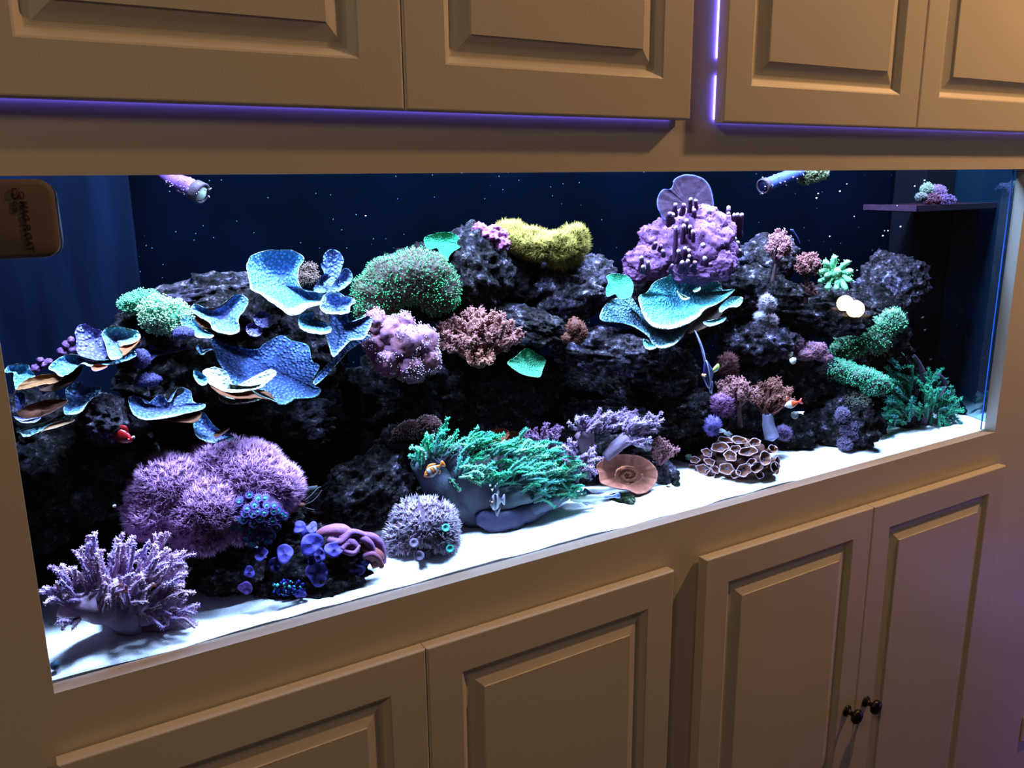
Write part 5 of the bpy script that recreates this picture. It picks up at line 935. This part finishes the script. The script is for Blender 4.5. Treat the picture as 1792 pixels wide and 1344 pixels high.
# ================================================================= FISH
def fish(px, py, y, L, H, label, colf, fins, head=(1, 0, 0), Wd=.35, prof=None, up=(0, 0, 1), name='fish', eye=.055):
    """head: direction in (right, forward, up) of the viewer's frame; L, H in px"""
    fr = Fr(px, py, y); h = loc2w(fr, np.array(head, float)[None])[0]; h /= np.linalg.norm(h); u = loc2w(fr, np.array(up, float)[None])[0]; u = u-h*(u@h); u /= np.linalg.norm(u); s_ = np.cross(h, u)
    l, hh = L*fr.s, H*fr.s; e = empty(name, fr.o, label, 'fish'); mb = MB(); n = 26; m = 18
    t = np.linspace(0, 1, n); pr = prof or [(0, .04), (.05, .28), (.18, .7), (.38, 1), (.6, .86), (.8, .46), (.93, .2), (1, .18)]
    R = np.interp(t, [p[0] for p in pr], [p[1] for p in pr])*hh/2; R = np.convolve(np.pad(R, 1, 'edge'), [.25, .5, .25], 'valid'); th = np.arange(m)*2*math.pi/m; V = []; C = []
    for i in range(n):
        V.append(fr.o+h*l*(.5-t[i])+(np.cos(th)*R[i])[:, None]*u+(np.sin(th)*R[i]*Wd*(1-.3*t[i]))[:, None]*s_); C += [colf(t[i], math.cos(a)) for a in th]
    F = [(i*m+j, i*m+(j+1) % m, (i+1)*m+(j+1) % m, (i+1)*m+j) for i in range(n-1) for j in range(m)]; V.append(fr.o+h*l*.505); C.append(colf(0, 0)); F += [((j+1) % m, j, n*m, -1) for j in range(m)]
    mb.add(np.vstack(V), F, np.array(C)); mb.build('body', M_FISH, e)
    for nm, pts, c in fins:
        P = np.array([fr.o+h*l*(.5-a)+u*hh*b for a, b in pts]); q = spline(P, 4, True); ce = q.mean(0); k = len(q); f = MB(); o1 = s_*hh*.012
        f.add(np.vstack([q+o1, q-o1, (ce+o1)[None], (ce-o1)[None]]), [(j, (j+1) % k, 2*k, -1) for j in range(k)]+[(k+(j+1) % k, k+j, 2*k+1, -1) for j in range(k)]+[(j, k+j, k+(j+1) % k, (j+1) % k) for j in range(k)], c); f.build(nm, M_FISH, e)
    ti = .13; Re = np.interp(ti, t, R)
    for sg in (1, -1):
        g = MB(); Ve, Fe = ico(2); p = fr.o+h*l*(.5-ti)+u*Re*.25+s_*sg*Re*Wd*.93; g.add(p+Ve*eye*hh, Fe, A(235, 170, 120)); k_ = g.build('eye', M_FISH, e)
        g = MB(); g.add(p+s_*sg*eye*hh*.55+Ve*eye*hh*.62, Fe); g.build('pupil', M_EYE, k_)
    return e
RED = A(225, 25, 55)*np.array([1, .6, .5])
fish(211, 762, .115, 46, 26, 'bright red fish peering out of the rocks on the left', lambda t, c: RED*(1.2 if t < .2 else .55), [('dorsal_fin', [(.25, .45), (.4, .78), (.6, .72), (.8, .4), (.7, .2), (.4, .3)], RED*.5), ('tail_fin', [(.95, .1), (1.2, .42), (1.15, 0), (1.2, -.42), (.95, -.1)], RED*.4), ('pectoral_fin', [(.3, -.1), (.42, -.3), (.52, -.32), (.45, -.08)], RED*.9)], (.8, -.5, -.45), .55)
OR = A(240, 140, 50); WH = A(200, 205, 250)
def clown(a, b):
    def f(t, c):
        if a[0] < t < a[1] or b[0] < t < b[1]: return WH
        return OR if abs(min(abs(t-a[0]), abs(t-a[1]), abs(t-b[0]), abs(t-b[1]))) > .03 else A(20, 18, 20)
    return f
CF = [('dorsal_fin', [(.25, .42), (.45, .66), (.65, .6), (.82, .36), (.6, .3)], OR), ('tail_fin', [(.96, .1), (1.15, .32), (1.2, 0), (1.15, -.32), (.96, -.1)], OR), ('anal_fin', [(.6, -.35), (.72, -.6), (.85, -.35)], OR)]
fish(757, 824, .075, 36, 21, 'orange and white striped clownfish nestled in the left of the green leather', clown((.25, .42), (.62, .74)), CF, (-.85, -.3, -.45), .5)
fish(1386, 707, .075, 26, 15, 'white fish with an orange red back half beside the brown tree coral', lambda t, c: A(225, 230, 255) if t < .45 else A(240, 90, 60), [('dorsal_fin', [(.2, .4), (.28, 1.1), (.36, .45), (.8, .4), (.6, .3)], A(220, 120, 110)), ('tail_fin', [(.95, .1), (1.2, .4), (1.15, 0), (1.2, -.4), (.95, -.1)], A(240, 70, 50))], (-.9, -.2, -.3), .5)
BK = A(28, 28, 60)
fish(868, 878, .078, 26, 34, 'small black and white banded fish in the shade under the green leather', lambda t, c: A(170, 180, 235) if (.18 < t < .32 or .5 < t < .62) else BK, [('dorsal_fin', [(.2, .45), (.45, .9), (.75, .6), (.7, .3), (.4, .35)], BK), ('tail_fin', [(.95, .1), (1.2, .3), (1.2, -.3), (.95, -.1)], A(150, 160, 220)), ('anal_fin', [(.4, -.4), (.6, -.85), (.85, -.35)], BK)], (-.8, -.5, 0), .3)
NV = A(38, 36, 125)
fish(1239, 655, .075, 28, 58, 'navy and white banded fish with a long white trailing dorsal streamer', lambda t, c: A(190, 200, 250) if .42 < t < .55 else NV, [('dorsal_fin', [(.45, .42), (.40, .8), (.15, 1.25), (-.1, 1.52), (-.13, 1.5), (.08, 1.15), (.26, .75), (.33, .4)], A(150, 160, 250)), ('tail_fin', [(.97, .06), (1.5, .15), (1.6, .05), (1.45, -.05), (.97, -.04)], A(170, 205, 110)), ('anal_fin', [(.4, -.42), (.6, -.68), (.85, -.3)], NV)], (-.62, -.75, -.25), .16, [(0, .05), (.08, .2), (.25, .75), (.45, 1), (.65, .8), (.85, .35), (1, .14)])
fish(1036, 871, .085, 76, 15, 'slender white goby resting on the sand by the green leather', lambda t, c: A(205, 240, 255) if t < .8 else A(120, 150, 240), [('dorsal_fin', [(.3, .4), (.36, 1.3), (.48, .5), (.8, .55), (.6, .3)], A(110, 130, 220)), ('tail_fin', [(.96, .1), (1.12, .4), (1.14, -.3), (.96, -.1)], A(110, 130, 230)), ('pelvic_fin', [(.25, -.4), (.38, -.95), (.42, -.5)], A(150, 180, 230))], (-1, -.05, -.08), .8, [(0, .3), (.06, .75), (.18, 1), (.5, .85), (.8, .55), (1, .35)])
# shrimp feelers by the cave mouth
mb = MB()
for pts in ([(532, 876), (545, 866), (556, 854), (562, 852)], [(530, 884), (545, 878), (556, 868), (563, 858)], [(530, 886), (540, 890), (550, 892)]): tube(mb, spline([at(x, y, .11) for x, y in pts], 5), .0004, 5, A(120, 125, 160))
V, F = ico(2); mb.add(at(527, 884, .115)+V*np.array([.006, .004, .0035]), F, A(130, 80, 80)); tag(mb.build('shrimp', M_WOODY), 'shrimp with long thin feelers at the mouth of the dark cave', 'shrimp')
# white shells / snail on the rocks
for i, (px, py, lb) in enumerate([(1387, 632, 'white shell on the rock left of the lilac mushroom leather'), (1383, 620, 'smaller pale shell above the white shell on the right rock'), (1390, 727, 'grey round snail in the dark gap beside the rounded right rock'), (1110, 619, 'tiny cream snail on the crusty ledge rock'), (200, 886, 'tiny white snail on the dark rock at the lower left'), (233, 766, 'small white starry snail in front of the red fish'), (96, 1165, 'blue grey snail on the sand against the left glass')]):
    r = [8, 6, 9, 4, 4, 4, 11][i]; y = [.12, .13, .09, .15, .10, .105, .036][i]; f_ = Fr(px, py, y); mb = MB(); c = A(*[(225, 235, 255), (200, 210, 235), (110, 120, 140), (200, 190, 150), (210, 215, 255), (210, 215, 255), (70, 120, 170)][i])
    lathe(mb, [(.00001, -.6*r*f_.s), (.55*r*f_.s, -.45*r*f_.s), (.8*r*f_.s, 0), (.62*r*f_.s, .3*r*f_.s), (.66*r*f_.s, .45*r*f_.s), (.35*r*f_.s, .8*r*f_.s), (.00001, 1.1*r*f_.s)], f_.o, f_.r*.6+f_.u*.7-f_.f*.2, 14, c); tag(mb.build('snail', M_WOODY), lb, 'snail')
# warm lamps in the room, behind the viewer; the front pane mirrors them
def room_lamp(px, py, dist, label):
    v = ray(px, py); p = CP+v*((.0262-CP[1])/v[1]); v = v/np.linalg.norm(v); v[1] = -v[1]; q = p+v*dist
    e = empty('table_lamp', q, label, 'lamp'); mb = MB(); V, F = ico(3); mb.add(q+V*.030, F, (1, 1, 1)); m, nt, b = nodes('warm_bulb'); b.inputs['Emission Color'].default_value = (1, .78, .50, 1); b.inputs['Emission Strength'].default_value = 45; mb.build('bulb', m, e)
    mb = MB(); lathe(mb, [(.010, -.05), (.030, -.045), (.048, -.02), (.049, -.02), (.031, -.047), (.010, -.052)], q+np.array([0, 0, .0]), (0, 0, 1), 28, (.6, .5, .4)); mb.build('shade', M_WOODY, e)
    mb = MB(); lathe(mb, [(.0001, -.40), (.07, -.40), (.07, -.385), (.012, -.37), (.008, -.2), (.012, -.05), (.008, -.03), (.0001, -.03)], q, (0, 0, 1), 20, (.05, .04, .03)); mb.build('base', M_BLACK, e)
room_lamp(1479, 531, 1.6, 'warm lit lamp in the room, mirrored in the glass as the left glint'); room_lamp(1497, 541, 1.35, 'warm lit lamp in the room, mirrored in the glass as the right glint')
